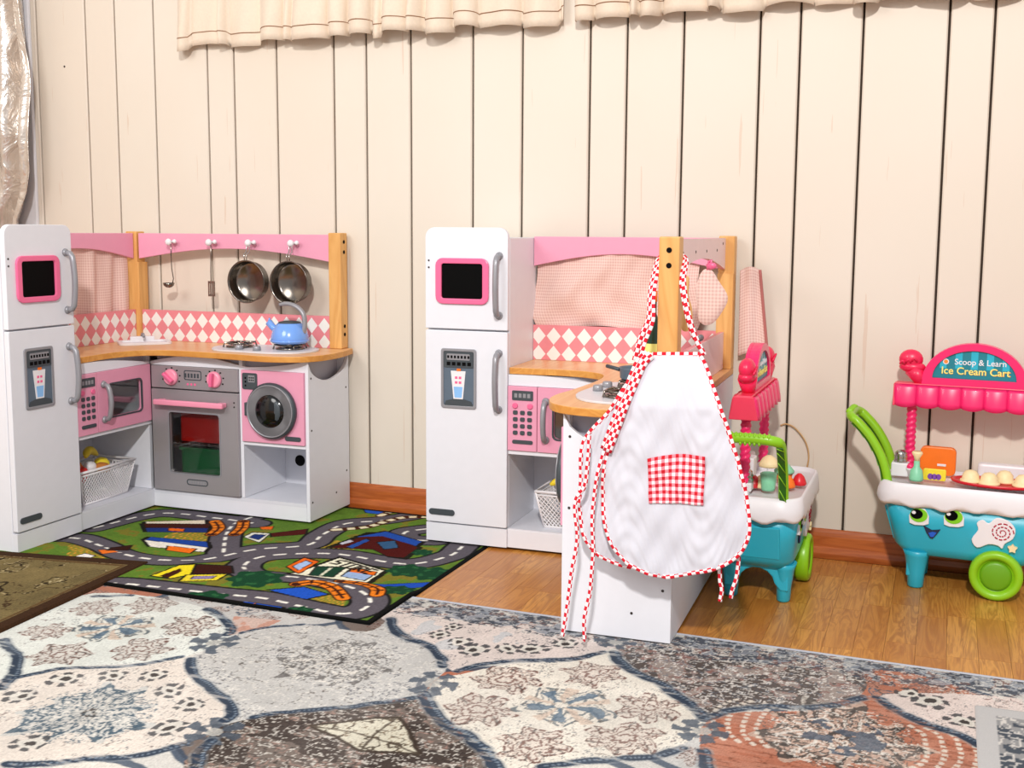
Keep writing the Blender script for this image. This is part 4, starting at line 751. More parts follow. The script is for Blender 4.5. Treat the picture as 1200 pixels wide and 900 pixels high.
# kettle
def kettle(K, x, y, label, rz=0):
    T = put(K, 'toy_kettle', label, 'kettle', x, y, .5515, rz, 'toy kettles')
    M().lathe([(.040, 0), (.056, .003), (.061, .010), (.060, .024), (.054, .044), (.045, .058), (.040, .064), (.038, .066), (.004, .066)], 32).build('kettle_body', 'blue', T)
    M().lathe([(.062, .0075), (.063, .010), (.062, .0125)], 32).build('rim_band', 'blue', T)
    M().lathe([(.037, .0662), (.034, .070), (.020, .073), (.004, .074)], 24).build('lid', 'dgrey', T)
    m = M().tube([(0, .044, .038), (0, .062, .050), (0, .078, .066)], [.013, .011, .012], 12); m.tube([(0, .078, .066), (0, .074, .080)], [.004, .003], 6); m.build('spout', 'blue', T)
    m = M().tube(smooth([(0, -.050, .036), (0, -.056, .060), (0, -.052, .095), (0, -.030, .118), (0, .005, .128), (0, .035, .124)], 5), [.0095]*18+[.0085]*5+[.0075]*3, 10, flat=.8); m.build('handle', 'grey', T)
kettle(KL, -.15, -.722, 'light blue toy kettle with grey arched handle on the left kitchen\'s stove')
T = put(KR, 'toy_saucepan', 'small blue-grey toy pot on the right kitchen\'s stove, left of the apron', 'pot', -.16, -.54, .5515)
M().lathe([(.038, 0), (.042, .004), (.043, .026), (.046, .029), (.044, .030), (.040, .026), (.039, .005), (.003, .003)], 24).build('pot_body', 'slate', T); M().tube([(-.043, 0, .022), (-.085, .03, .026)], .005, 8).build('handle', 'dgrey', T)
# oven contents
def binbox(K, name, label, mat, z, h, cat):
    T = put(K, name, label, cat, -.135, -.433, z)
    m = M().ring(rrect(-.10, .10, -.088, .088, .02), rrect(-.094, .094, -.082, .082, .016), 'z', 0, h); m.prism(rrect(-.098, .098, -.086, .086, .02), 'z', 0, .004); m.build('tub', mat, T)
    M().ring(rrect(-.107, .107, -.095, .095, .024), rrect(-.099, .099, -.087, .087, .02), 'z', h-.010, h).build('rim', mat, T)
binbox(KL, 'green_tub', 'green plastic tub on the floor of the left kitchen\'s oven', 'bingreen', .0575, .145, 'tub')
binbox(KL, 'red_tub', 'red plastic tub on the rack of the left kitchen\'s oven', 'binred', .2225, .105, 'tub')
# baskets
def basket(K, x, y, z, w2, d2, label, h=.105):
    T = put(K, 'basket', label, 'basket', x, y, z, 0, 'white plastic lattice baskets')
    m = M(); 
    def P(s, t, k):   # side k, s in 0..1 along, t 0..1 up
        f = .80+.20*t; c = [(-w2, -d2), (w2, -d2), (w2, d2), (-w2, d2)]; a, b = c[k], c[(k+1) % 4]; return ((a[0]+(b[0]-a[0])*s)*f, (a[1]+(b[1]-a[1])*s)*f, .004+h*t)
    for k in range(4):
        L = (2*w2 if k % 2 == 0 else 2*d2); n = max(6, int(L/.013)); q = h*.86/L*n
        for i in range(-int(q)-1, n+1):
            for sg in (1, -1):
                a0, a1 = i/n, (i+q)/n; t0, t1 = 0, .88
                if a0 < 0: t0 = .88*(-a0)/(a1-a0); a0 = 0
                if a1 > 1: t1 = .88*(1-i/n)/((i+q)/n-i/n); a1 = 1
                if a1 <= a0 or t1 <= t0: continue
                p, q_ = (P(a0, t0, k), P(a1, t1, k)) if sg > 0 else (P(1-a0, t0, k), P(1-a1, t1, k))
                m.tube([p, q_], .0017, 4, caps=False)
    m.build('lattice', 'toyw', T)
    m = M()
    for t, r in ((0, .003), (.90, .003), (1, .0045)): m.tube([P(0, t, k) for k in range(4)], r, 6, closed=True)
    for k in range(4): m.tube([P(0, 0, k), P(0, 1, k)], .003, 6)
    m.build('rim', 'toyw', T); M().box(-w2*.8, w2*.8, -d2*.8, d2*.8, 0, .004).build('base', 'toyw', T)
basket(KL, -.440, -.150, .0575, .125, .080, 'white lattice basket of toy fruit in the left kitchen\'s open shelf')
basket(KR, -.415, -.150, .0575, .110, .080, 'white lattice basket of toy food in the right kitchen\'s open shelf')
def food(K, nm, label, mat, x, y, z, r, kind='ball', rz=0, grp='toy food in the baskets'):
    m = M()
    if kind == 'ball': m.lathe([(.002, -r*.92), (r*.5, -r*.86), (r*.9, -r*.4), (r, 0), (r*.88, r*.5), (r*.5, r*.84), (r*.15, r*.80), (.002, r*.74)], 18)
    elif kind == 'banana': m.tube([(-.045+.09*t, .012*math.sin(PI*t), .016*math.sin(PI*t)) for t in np.linspace(0, 1, 9)], [.004, .010, .013, .014, .0145, .014, .012, .009, .004], 8)
    else: m.lathe([(.002, -r*.45), (r*.8, -r*.42), (r, -r*.1), (r*.9, r*.25), (r*.55, r*.48), (.002, r*.55)], 18)
    o = m.build(nm, mat, None); o.location = at(K, x, y, z); o.rotation_euler = (.2, .1, K.rotation_euler.z+rz); tag(o, label, nm.replace('toy_', '').split('_')[0] if '_' in nm else nm, grp)
Z0 = .060
food(KL, 'toy_tomato', 'red toy tomato at the left front of the left basket', 'plum', -.525, -.195, Z0+.095, .026)
food(KL, 'toy_bun', 'golden brown toy bun behind the tomato in the left basket', 'bread', -.500, -.135, Z0+.115, .034, 'bun')
food(KL, 'toy_egg', 'white toy egg in the middle of the left basket', 'toyw', -.455, -.170, Z0+.100, .022)
food(KL, 'toy_banana', 'yellow toy banana lying on top of the left basket', 'banana', -.400, -.130, Z0+.124, .02, 'banana', .3)
food(KL, 'toy_lemon', 'yellow toy lemon under the banana in the left basket', 'yellow', -.385, -.155, Z0+.095, .026)
food(KL, 'toy_roll', 'brown toy roll at the right front of the left basket', 'bread', -.425, -.195, Z0+.098, .026, 'bun')
food(KL, 'toy_apple', 'deep red toy apple in front of the roll in the left basket', 'plum', -.478, -.150, Z0+.070, .022)
food(KL, 'toy_orange', 'orange toy fruit low behind the egg in the left basket', 'orange', -.455, -.115, Z0+.085, .026)
food(KR, 'toy_banana', 'yellow toy banana in the right basket', 'banana', -.455, -.165, Z0+.112, .02, 'banana', .2)
food(KR, 'toy_aubergine', 'black toy aubergine beside the banana in the right basket', 'blackm', -.420, -.120, Z0+.106, .024)
food(KR, 'toy_lemon', 'yellow toy lemon low in the right basket', 'yellow', -.440, -.195, Z0+.085, .024)
food(KR, 'toy_bun', 'brown toy bun at the right of the right basket', 'bread', -.370, -.16, Z0+.10, .030, 'bun')
# things hanging inside and behind the right kitchen's stove wing
def flat(K, nm, label, cat, pts, y0, y1, mat, x, y, z, rz=0, uvs=None, k=3):
    P = smooth(pts, k, True); T = None; m = M(); n = len(P); cx = sum(p[0] for p in P)/n; cz = sum(p[1] for p in P)/n
    rings = [(.55, 1.0), (.88, .8), (1.0, .0)]; vs = []; uv = []; fs = []
    for sgn in (-1, 1):
        for sc_, th in rings:
            for p in P: q = (cx+(p[0]-cx)*sc_, sgn*th*(y1-y0)/2+(y0+y1)/2, cz+(p[1]-cz)*sc_); vs.append(q); uv.append((q[0]+.001, q[2]+.001))
    for s_ in range(2):
        b = s_*3*n
        for r_ in range(2):
            for i in range(n): fs.append((b+r_*n+i, b+r_*n+(i+1) % n, b+(r_+1)*n+(i+1) % n, b+(r_+1)*n+i))
        fs.append(list(range(b, b+n)))
    m.add(vs, fs, 0, uv, smooth=True); o = m.build(nm, mat, None); o.location = at(K, x, y, z); o.rotation_euler = (0, 0, K.rotation_euler.z+rz); return tag(o, label, cat)
mit = flat(KR, 'oven_mitt', 'pale pink gingham oven mitt hanging between the two posts of the right kitchen', 'oven mitt',
    [(-.016, 0), (-.030, -.030), (-.034, -.060), (-.028, -.095), (-.026, -.125), (-.008, -.140), (.014, -.132), (.032, -.108), (.046, -.080), (.044, -.058), (.022, -.026), (.006, -.002)], -.008, .008, 'paleg', -.006, -.42, .822)
m = M().tube([(0, 0, 0), (.004, -.004, .022), (.010, -.004, .026), (.006, 0, 0)], .003, 6); m.ball((.010, -.003, .010), (.014, .005, .009), 10); o = m.build('mitt_loop', 'hotpink', mit); o.location = (-.006, 0, 0)
flat(KR, 'wooden_spoon', 'wooden toy spoon hanging behind the apron strap on the right kitchen', 'spoon', [(-.006, 0), (-.005, -.04), (-.014, -.07), (-.016, -.10), (-.008, -.125), (.008, -.125), (.016, -.10), (.014, -.07), (.005, -.04), (.006, 0)], -.004, .004, 'spoonw', -.030, -.60, .808)
pc = M().grid(lambda u, v: (.0-.010+u*(.055+.03*v), -.030+.004*math.sin(9*u+2*v), -.245*v+.012*math.sin(3*u)), 24, 30, uvf=lambda u, v: (u*.09, v*.26)).build('check_cloth', 'paleg', None, fix=False, solid=.002)
pc.location = at(KR, .024, .012, .808); pc.rotation_euler = (0, 0, math.radians(1.9)); tag(pc, 'pale pink checked cloth hanging behind the rear post of the right kitchen', 'cloth')
M().tube([(.045+.03*v, -.030+.004*math.sin(9+2*v), -.245*v+.003) for v in np.linspace(0, 1, 14)], .0045, 6).build('trim_ribbon', plain('dusty_rose_trim', (.70, .42, .40), .9), pc)
hp = M().tube([(0, 0, 0), (0, -.02, .004), (.0, -.0245, .012)], .004, 6).build('cloth_hook', 'dchrome', pc); hp.location = (.02, -.001, -.004)
T = put(KR, 'bottle', 'dark green toy bottle standing beside the near post of the right kitchen', 'bottle', -.105, -.62, .5345)
T.scale = (1.05, 1.05, 1.8)
M().lathe([(.019, 0), (.020, .004), (.020, .075), (.016, .092), (.008, .104), (.008, .128), (.003, .129)], 18).build('glass', 'bottle', T); M().lathe([(.0205, .025), (.0205, .065)], 18).build('paper_label', 'ryel', T); M().lathe([(.0095, .120), (.0095, .134), (.003, .135)], 12).build('cap', 'orange', T)
T = put(KR, 'pepper_mill', 'grey metal toy shaker on the counter below the oven mitt', 'shaker', -.064, -.19, .5285)
M().lathe([(.016, 0), (.014, .030), (.011, .050), (.014, .070), (.012, .090), (.003, .094)], 18).build('body', 'slate', T); M().ball((0, 0, .100), .009, 10).build('cap', 'grey', T)
T = put(KR, 'toy_cup', 'pink toy cup on the counter behind the apron of the right kitchen', 'cup', -.090, -.44, .5350)
M().lathe([(.020, 0), (.022, .003), (.027, .050), (.025, .050), (.020, .005), (.002, .004)], 20).build('cup_body', 'hotpink', T); M().tube([(.024, 0, .040), (.040, 0, .036), (.038, 0, .016), (.022, 0, .012)], .003, 6).build('handle', 'hotpink', T)
# ------------------------------------------------------------------ aprons on the near post of the right kitchen
def ya(z): return -.868 if z > .68 else (-.868-(.68-z)/.13*.055 if z > .55 else -.923)
def interp(P, z):   # P list of (x,z) with z falling
    if z >= P[0][1]: return P[0][0]
    for a, b in zip(P[:-1], P[1:]):
        if b[1] <= z <= a[1]:
            t = 0 if a[1] == b[1] else (a[1]-z)/(a[1]-b[1]); return a[0]+(b[0]-a[0])*t
    return P[-1][0]
def apron(label, L0, R0, off, pocket, wr, group='white aprons with red gingham piping'):
    A = thing('apron', label, 'apron', at(KR, 0, -.87, .66), KR.rotation_euler.z, group)
    L = [tuple(p) for p in smooth(L0, 5)]; Rr = [tuple(p) for p in smooth(R0, 5)]
    zt = min(L[0][1], Rr[0][1]); zb = L[-1][1]
    o = (0, -.87, .66)
    def P(x, z, e=0):
        wv = .0045*math.sin(x*38+wr)*min(1, (zt-z)*5)+.0022*math.sin(z*55+x*40+wr)+.0016*math.sin(x*110-z*63+wr)+.0011*math.sin(z*170+30*math.sin(x*20))+.0008*math.sin(x*260+z*90)
        wv *= .35+.65*min(1, max(0, (.60-z)/.12))
        return (x-o[0], ya(z)+off+wv*.9-e-.004-o[1], z-o[2])
    def fn(u, v):
        z = zt+(zb+.0005-zt)*(1-(1-v)**1.25)
        a, b = interp(L, z), interp(Rr, z)
        return P(a+(b-a)*u, z)
    pb = M().grid(fn, 70, 90).build('apron_front', 'apron', A, fix=False, solid=.0016)
    path = [P(*q) for q in L]+[P(*q) for q in Rr[::-1]]
    path = [path[0]]+[p for i, p in enumerate(path[1:]) if (Vector(p)-Vector(path[i])).length > .0015]
    M().tube(path+[path[0]], .0048, 8, flat=.5, up=(0, -1, 0), caps=False).build('gingham_piping', 'pipe', A, fix=False)
    if pocket:
        (x0, z0), (x1, z1), (x2, z2), (x3, z3) = D['pocket']
        def pf(u, v):
            x = (x0+(x1-x0)*u)*(1-v)+(x3+(x2-x3)*u)*v; z = (z0+(z1-z0)*u)*(1-v)+(z3+(z2-z3)*u)*v; z += .006*math.sin(PI*u)*(1-v)
            return P(x, z, .0035)
        M().grid(pf, 30, 24, uvf=lambda u, v: (u*.122, v*.10)).build('gingham_pocket', 'ging', A, fix=False, solid=.0015)
    return A, P, o
A1, P1, o1 = apron('white child\'s apron with red gingham pocket, in front on the near post', D['apL'], D['apR'], -.020, True, .7)
A2, P2, o2 = apron('second white apron with red gingham edging, hanging behind the pocketed one', D['ap2L'], D['ap2R'], .016, False, 2.9)
def strap(A, P, o, pts, y, name='neck_strap', r=.005, w=1.0, f=.4):
    pth = [(x-o[0], y(z)-o[1], z-o[2]) for x, z in smooth(pts, 6)]
    M().tube(pth, r*w, 8, flat=f, up=(0, -1, 0)).build(name, 'pipe', A, fix=False)
def ys(off): return lambda z: (-.868-.010+off) if z < .70 else max(-.878+off, min(-.79, -.878+off)) 
# neck straps run up either side of the post and meet over the inner side of the header
lx, rx = D['strL'], D['strR']
def neck(A, o, dx, dy):
    pl = [(lx[3][0]+dx-o[0], -.876+dy-o[1], lx[3][1]-o[2]), (lx[2][0]+dx-o[0], -.876+dy-o[1], lx[2][1]-o[2]), (lx[1][0]+dx*.7-o[0], -.872+dy-o[1], lx[1][1]-o[2]), (-.0535+dx*.2-o[0], -.862-o[1], .770-o[2]), (-.054-o[0], -.838-o[1], .812-o[2]), (-.050-o[0], -.800-o[1], .853-o[2]), (-.020-o[0], -.796-o[1], .868-o[2]), (.006-o[0], -.806-o[1], .855-o[2]), (.009-o[0], -.845-o[1], .815-o[2]), (rx[1][0]-o[0], -.868+dy-o[1], rx[1][1]-o[2]), (rx[2][0]-o[0], -.876+dy-o[1], rx[2][1]-o[2]), (rx[3][0]+abs(dx)*.3-o[0], -.878+dy-o[1], rx[3][1]-o[2])]
    return pl
P_ = smooth(neck(A1, o1, 0, -.002), 7); M().tube(P_, .0055, 8, flat=.4, up=(0, -1, 0)).build('neck_strap', 'pipe', A1, fix=False)
P_ = smooth([(a-.006, b+.004, c+.004) for a, b, c in neck(A2, o2, -.006, .002)], 7); M().tube(P_, .0055, 8, flat=.4, up=(0, -1, 0)).build('neck_strap', 'pipe', A2, fix=False)
# wide double band down the left shoulder
for k, (A, o, of, sh) in enumerate(((A1, o1, -.031, 0), (A2, o2, -.010, -.012))):
    pts = [(x+sh, z) for x, z in D['apL'][0:5]]
    rp = smooth(pts, 6); al = [0]
    for q0, q1 in zip(rp[:-1], rp[1:]): al.append(al[-1]+math.dist(q0, q1))
    vs = []; uv = []
    for i, (x, z) in enumerate(rp):
        q0, q1 = rp[max(0, i-1)], rp[min(len(rp)-1, i+1)]; dx, dz = q1[0]-q0[0], q1[1]-q0[1]; L_ = math.hypot(dx, dz)+1e-9
        for t in (-1, 0, 1): vs.append((x-dz/L_*.0095*t-o[0], ya(z)+of-.003-.0015*(1-t*t)-o[1], z+dx/L_*.0095*t-o[2])); uv.append((al[i], .0142+.0142*t))
    M().add(vs, [(3*i+j, 3*i+j+1, 3*i+j+4, 3*i+j+3) for i in range(len(rp)-1) for j in (0, 1)], 0, uv, True).build('shoulder_band', 'pipe', A, fix=False, solid=.001)
for i, T_ in enumerate(D['ties']):
    A, o = ((A2, o2), (A1, o1))[i % 2]
    of = -.032 if i < 2 else -.004
    M().tube([(x-o[0], ya(z)+of-.003-o[1]+.002*math.sin(z*60), max(z, .024)-o[2]) for x, z in smooth(T_, 6)], .0045, 8, flat=.4, up=(0, -1, 0)).build('tie_string', 'pipe', A, fix=False)

# ------------------------------------------------------------------ ice cream carts
def make_cart(label, loc, rz):
    T = thing('ice_cream_cart', label, 'toy cart', loc, rz, 'teal and pink toy ice cream carts')
    # tub body: rings from bottom to top
    def sec(z, hx0, hx1, hy, r, n=6): return [(a, b, z) for a, b in rrect(-hx0, hx1, -hy, hy, r, n)]
    secs = [sec(.088, .125, .145, .070, .03), sec(.093, .148, .160, .084, .035), sec(.115, .170, .176, .091, .04), sec(.17, .184, .188, .095, .042), sec(.232, .200, .202, .100, .045)]
    n = len(secs[0]); vs = [p for s_ in secs for p in s_]; fs = [(i*n+k, i*n+(k+1) % n, (i+1)*n+(k+1) % n, (i+1)*n+k) for i in range(4) for k in range(n)]+[list(range(n))[::-1], [4*n+k for k in range(n)]]
    b = M().add(vs, fs, 0, None, True).build('tub_body', 'teal', T)
    for x in (-.112,):
        for s_ in (-1, 1):
            m = M().lathe([(.017, .0), (.020, .004), (.022, .04), (.030, .085), (.036, .10)], 18, (x, s_*.066, 0), sx=1, sy=.85); m.build('leg', 'teal', T)
    # end arch panel
    pa = [(-.080, .030), (-.060, .030)]+[(-.045*math.cos(a), .045+.040*math.sin(a)) for a in np.linspace(.1, PI-.1, 8)]+[(.060, .030), (.080, .030), (.078, .11), (-.078, .11)]
    M().prism(pa, 'x', -.136, -.114).build('end_skirt', 'teal', T, bevel=.004)
    M().add([(-.172, -.062, .118), (-.172, .062, .118), (-.200, .062, .208), (-.200, -.062, .208), (-.160, -.062, .118), (-.160, .062, .118), (-.180, .062, .208), (-.180, -.062, .208)], [(0, 1, 2, 3), (7, 6, 5, 4), (0, 4, 5, 1), (1, 5, 6, 2), (2, 6, 7, 3), (3, 7, 4, 0)]).build('end_inset_panel', 'teal', T, bevel=.005)
    # swirl embossing
    m = M()
    for (x, z, r) in ((-.096, .178, .010), (-.080, .130, .012), (-.022, .122, .011), (.030, .128, .012), (.060, .205, .010), (-.11, .205, .008)):
        yy = -.0975+.004*(.232-z)/.06
        m.tube([(x+(r*(1-.09*k))*math.cos(k*.7), -.0925-.075*max(0, z-.17)*1.2+(.004 if z < .14 else 0), z+(r*(1-.09*k))*math.sin(k*.7)) for k in range(9)], .0012, 5)
    m.build('embossed_swirl', 'teal', T)
    # white rim with melting lower edge
    nn = 96; pr2 = []; per = rrect(-.220, .222, -.116, .118, .055, 9); pl = [Vector((a, b_, 0)) for a, b_ in per]; L = [0]
    for i in range(len(pl)): L.append(L[-1]+(pl[(i+1) % len(pl)]-pl[i]).length)
    def per_at(s):
        s = s*L[-1]
        for i in range(len(pl)):
            if L[i+1] >= s: t = (s-L[i])/(L[i+1]-L[i]+1e-9); return pl[i].lerp(pl[(i+1) % len(pl)], t)
        return pl[0]
    vs = []; fs = []; prof = [(.90, .222, 0), (.985, .226, 1), (1.0, .234, 1), (.99, .255, 0), (.96, .276, 0), (.935, .282, 0), (.90, .282, 0), (.88, .274, 0)]
    for i in range(nn):
        p = per_at(i/nn); d = .006*math.sin(i*2*PI*16/nn)+.003*math.sin(i*2*PI*5/nn+1)
        for f, z, wv in prof: vs.append((p.x*f, p.y*f, z-d*wv))
    k = len(prof)
    for i in range(nn):
        j = (i+1) % nn
        for q in range(k-1): fs.append((i*k+q, j*k+q, j*k+q+1, i*k+q+1))
    fs.append([i*k+k-1 for i in range(nn)]); fs.append([i*k for i in range(nn)][::-1])
    M().add(vs, fs, 0, None, True).build('white_rim', 'toyw', T)
    M().prism(rrect(.02, .20, .062, .098, .012), 'z', .275, .318).build('back_ledge', 'toyw', T, bevel=.006)
    # wheels
    for s_ in (-1, 1):
        for_x = .081
        y = s_*.098
        m = M().lathe([(.004, y), (.040, y), (.043, y+s_*.003), (.046, y+s_*.010), (.056, y+s_*.012), (.062, y+s_*.008), (.064, y), (.064, y-s_*.018), (.058, y-s_*.026), (.02, y-s_*.026)], 36, (for_x, 0, .064), 'y')
        w_ = m.build('wheel', 'lime', T); M().lathe([(.038, y+s_*.0005), (.037, y+s_*.005), (.030, y+s_*.008), (.003, y+s_*.009)], 30, (for_x, 0, .064), 'y').build('hub_cap', 'lime2', w_)
        M().lathe([(.068, y-s_*.010), (.071, y-s_*.010), (.071, y-s_*.001), (.068, y-s_*.001)], 30, (for_x, 0, .068), 'y').build('wheel_arch', 'tealc', T) if False else None
    M().tube([(.081, -.085, .064), (.081, .085, .064)], .007, 8).build('axle', 'dgrey', T)
    # handle
    hw = .068
    def hp(s_): return smooth([(-.188, s_*hw, .235), (-.196, s_*hw, .29), (-.212, s_*hw, .34), (-.240, s_*hw, .388), (-.272, s_*hw, .424), (-.288, s_*(hw-.004), .436)], 5)
    P = hp(-1); Q = hp(1)[::-1]
    top = smooth([P[-1], (-.297, -.046, .441), (-.298, 0, .443), (-.297, .046, .441), Q[0]], 4)[1:-1]
    m = M().tube(P+top+Q, .0125, 12, flat=.95, up=(-.9, 0, .3)); hd = m.build('push_handle', 'lime', T)
    m = M()
    for i in range(9): m.ball((-.300, -.044+i*.011, .449), (.011, .0042, .009), 8)
    for i in range(5): m.ball((-.300, -.022+i*.011, .432), (.010, .0040, .007), 8)
    m.build('grip_ridges', 'lime', hd)
    for s_ in (-1, 1):
        pp = [(x, z) for x, y, z in hp(s_)][:24]
        m = M(); vs = []; mz = M()
        nn_ = []
        for i, (x, z) in enumerate(pp):
            a_, b_ = pp[max(0, i-1)], pp[min(len(pp)-1, i+1)]; dx, dz = b_[0]-a_[0], b_[1]-a_[1]; L_ = math.hypot(dx, dz)+1e-9; nn_.append((-dz/L_, dx/L_))
        o_ = .0123
        m.add([(x+n_[0]*o_, s_*hw+q, z+n_[1]*o_) for (x, z), n_ in zip(pp, nn_) for q in (-.0080, .0080)], [(2*i, 2*i+1, 2*i+3, 2*i+2) for i in range(len(pp)-1)])
        m.build('handle_recess', 'green_in', hd, solid=.002)
        for i in range(0, len(pp)-3, 4):
            q0, q1 = pp[i], pp[i+3]; n0, n1 = nn_[i], nn_[i+3]
            mz.tube([(q0[0]+n0[0]*.0138, s_*hw-.008, q0[1]+n0[1]*.0138), (q1[0]+n1[0]*.0138, s_*hw+.008, q1[1]+n1[1]*.0138)], .0014, 5)
        mz.build('truss_bracing', 'lime', hd)
    # posts, canopy, sign (set towards the back)
    yc = .035
    for x in (-.150, .150):
        vs = []; fs = []; nz_, nk = 60, 16
        for i in range(nz_+1):
            z = .275+.215*i/nz_
            for k_ in range(nk): a = 2*PI*k_/nk; r = .0125+.0016*math.cos(2*(a-i*.75)); vs.append((x+r*math.cos(a), yc+r*math.sin(a), z))
        for i in range(nz_):
            for k_ in range(nk): fs.append((i*nk+k_, i*nk+(k_+1) % nk, (i+1)*nk+(k_+1) % nk, (i+1)*nk+k_))
        M().add(vs, fs, 0, None, True).build('twisted_post', 'magenta', T); M().lathe([(.015, .27), (.013, .30), (.010, .302)], 16, (x, yc, 0)).build('post_socket', 'toyw', T)
    ns = 7; wS = .388/ns
    for s_ in (-1, 1):
        for i in range(ns):
            x0 = -.194+i*wS; vs = []; fs = []
            for a in range(9):
                u = a/8; bul = math.sin(PI*u)**.8
                yb_ = .032+.007*bul; yt = .024+.004*bul
                vs += [(x0+wS*u, yc+s_*yt, .526), (x0+wS*u, yc+s_*(yt+.004), .518), (x0+wS*u, yc+s_*yb_, .480), (x0+wS*u, yc+s_*(yb_+.001), .471-.006*bul), (x0+wS*u, yc+s_*(yb_-.006), .471-.006*bul), (x0+wS*u, yc+s_*(yt-.004), .512)]
            for a in range(8):
                for q in range(6): fs.append((a*6+q, (a+1)*6+q, (a+1)*6+(q+1) % 6, a*6+(q+1) % 6))
            fs += [[0, 1, 2, 3, 4, 5], [48+q for q in range(6)][::-1]]
            M().add(vs, fs, 0, None, True).build('canopy_scallop', 'magenta' if s_ < 0 else 'barred', T)
    m = M()
    for s_ in (-1, 1): m.prism([(yc-.036, .468), (yc+.036, .468), (yc+.024, .526), (yc-.024, .526)], 'x', s_*.194-.003, s_*.194+.003)
    m.box(-.194, .194, yc-.020, yc+.020, .518, .528); m.build('canopy_top', 'barred', T, bevel=.002)
    arch = [(.128*math.cos(a), .535+.105*math.sin(a)) for a in np.linspace(0, PI, 28)]; inn = [(.102*math.cos(a), .546+.075*math.sin(a)) for a in np.linspace(0, PI, 28)]
    M().prism(arch+[(-.135, .525), (.135, .525)], 'y', yc-.010, yc+.010).build('sign_back', 'magenta', T, bevel=.003)
    m = M(); o_ = arch+[(-.128, .527), (.128, .527)]; i_ = inn+[(-.102, .5455), (.102, .5455)]; m.ring(o_, i_, 'y', yc-.017, yc-.009); m.ring(o_, i_, 'y', yc+.009, yc+.017)
    sf = m.build('sign_frame', 'magenta', T, bevel=.003)
    for s_ in (-1, 1):
        M().prism(inn, 'y', yc+s_*.0102, yc+s_*.0112).build('sign_face', 'tealc' if s_ < 0 else 'tealc', sf)
        m = M()
        for i in range(5):
            x0 = -.085+i*.038
            p = clip([(x0, .547), (x0+.017, .547), (x0+.017, .62), (x0, .62)], -.2, .2, .547, .62); hgt = lambda x: .546+.073*math.sqrt(max(0, 1-(x/.102)**2))
            m.prism([(x0, .572), (x0+.017, .572), (x0+.017, hgt(x0+.017)), (x0, hgt(x0))], 'y', yc+s_*.0112, yc+s_*.0114)
        m.build('sign_stripes', 'teal', sf)
    text('Scoop & Learn', .0215, 'toyw', sf, (.014, yc-.0118, .590), (PI/2, 0, 0), sx=.98)
    text('Ice Cream Cart', .0265, 'rorange', sf, (.003, yc-.0116, .5655), (PI/2, 0, 0), sx=1.0); text('Ice Cream Cart', .0262, 'ryel', sf, (.0024, yc-.0124, .5662), (PI/2, 0, 0), sx=1.0)
    M().lathe([(.0075, yc-.0112), (.0075, yc-.0124)], 16, (-.070, 0, .590), 'y').build('round_emblem', 'toyw', sf); M().lathe([(.0052, yc-.0124), (.0052, yc-.0128)], 16, (-.070, 0, .590), 'y').build('emblem_centre', 'rorange', sf)
    for s_ in (-1, 1):   # little cone ornament at each end
        m = M(); cx = s_*.158
        m.ball((cx, yc, .590), (.031, .021, .027), 18); m.ball((cx-s_*.004, yc, .570), (.034, .022, .016), 18); m.ball((cx-s_*.012, yc, .556), (.026, .019, .014), 16)
        m.tube([(cx-s_*.006, yc, .565), (cx-s_*.034, yc, .527)], [.024, .016], 14)
        for q in range(3): m.tube([(cx-.026+q*.015+.012*t, yc-.019-.004*math.sin(PI*t), .578+.004*q+.010*math.sin(PI*t)) for t in np.linspace(0, 1, 6)], .0028, 6)
        m.build('cone_ornament', 'magdk', T)
    # face on the front
    yf = -.0985
    def disc(nm, x, z, rx_, rz_, y, mat, par, th=.0015): return M().prism([(x+rx_*math.cos(a), z+rz_*math.sin(a)) for a in np.linspace(0, 2*PI, 25)[:-1]], 'y', y-th, y+.004).build(nm, mat, par)
    for (x, z, tw) in ((-.108, .198, 1), (-.024, .203, 1)):
        pe = [(x-.023, z-.020), (x-.010, z-.024), (x+.012, z-.023), (x+.024, z-.018), (x+.024, z+.002), (x+.014, z+.020), (x-.004, z+.023), (x-.018, z+.014), (x-.025, z)]
        ey = M().prism(pe, 'y', yf-.004, yf+.006).build('eye', 'toyw', T, bevel=.001)
        disc('iris', x-.001, z+.003, .0215, .018, yf-.0042, 'eyeg', ey); disc('pupil', x-.006, z+.006, .0150, .0125, yf-.0058, 'black', ey); disc('eye_shine', x-.013, z+.010, .0050, .0042, yf-.0074, 'toyw', ey)
    M().prism([(-.097, .174), (-.090, .171), (-.076, .164), (-.064, .166), (-.055, .168), (-.062, .156), (-.073, .141), (-.080, .143), (-.089, .156)], 'y', yf+.001, yf+.014).build('mouth', 'navy', T)
    M().prism([(-.084, .156), (-.074, .160), (-.064, .159), (-.071, .147), (-.078, .146)], 'y', yf-.0002, yf+.0005).build('tongue', 'bluep', T)
    # printed cone with swirl
    m = M().prism(smooth([(.020, .152), (.034, .178), (.030, .196), (.044, .206), (.058, .198), (.075, .214), (.102, .210), (.120, .190), (.116, .165), (.098, .150), (.092, .136), (.082, .143), (.060, .144), (.034, .132)], 3, True), 'y', yf-.003, yf+.010); sk_ = m.build('cone_relief', 'toyw', T, bevel=.002)
    m = M()
    for k in range(0, 30): m.tube([(.090+(.027-.0008*(k+q))*math.cos((k+q)*.55), yf-.0032, .178+(.025-.00075*(k+q))*math.sin((k+q)*.55)) for q in (0, .35, .7)], .0017, 5); m.build('swirl_print', 'barred', sk_)
    M().prism([(.116+.012*(1 if k % 2 == 0 else .62)*math.cos(k*PI/5+.3), .140+.012*(1 if k % 2 == 0 else .62)*math.sin(k*PI/5+.3)) for k in range(10)], 'y', yf-.006, yf+.014).build('yellow_star', 'cream', T)
    return T
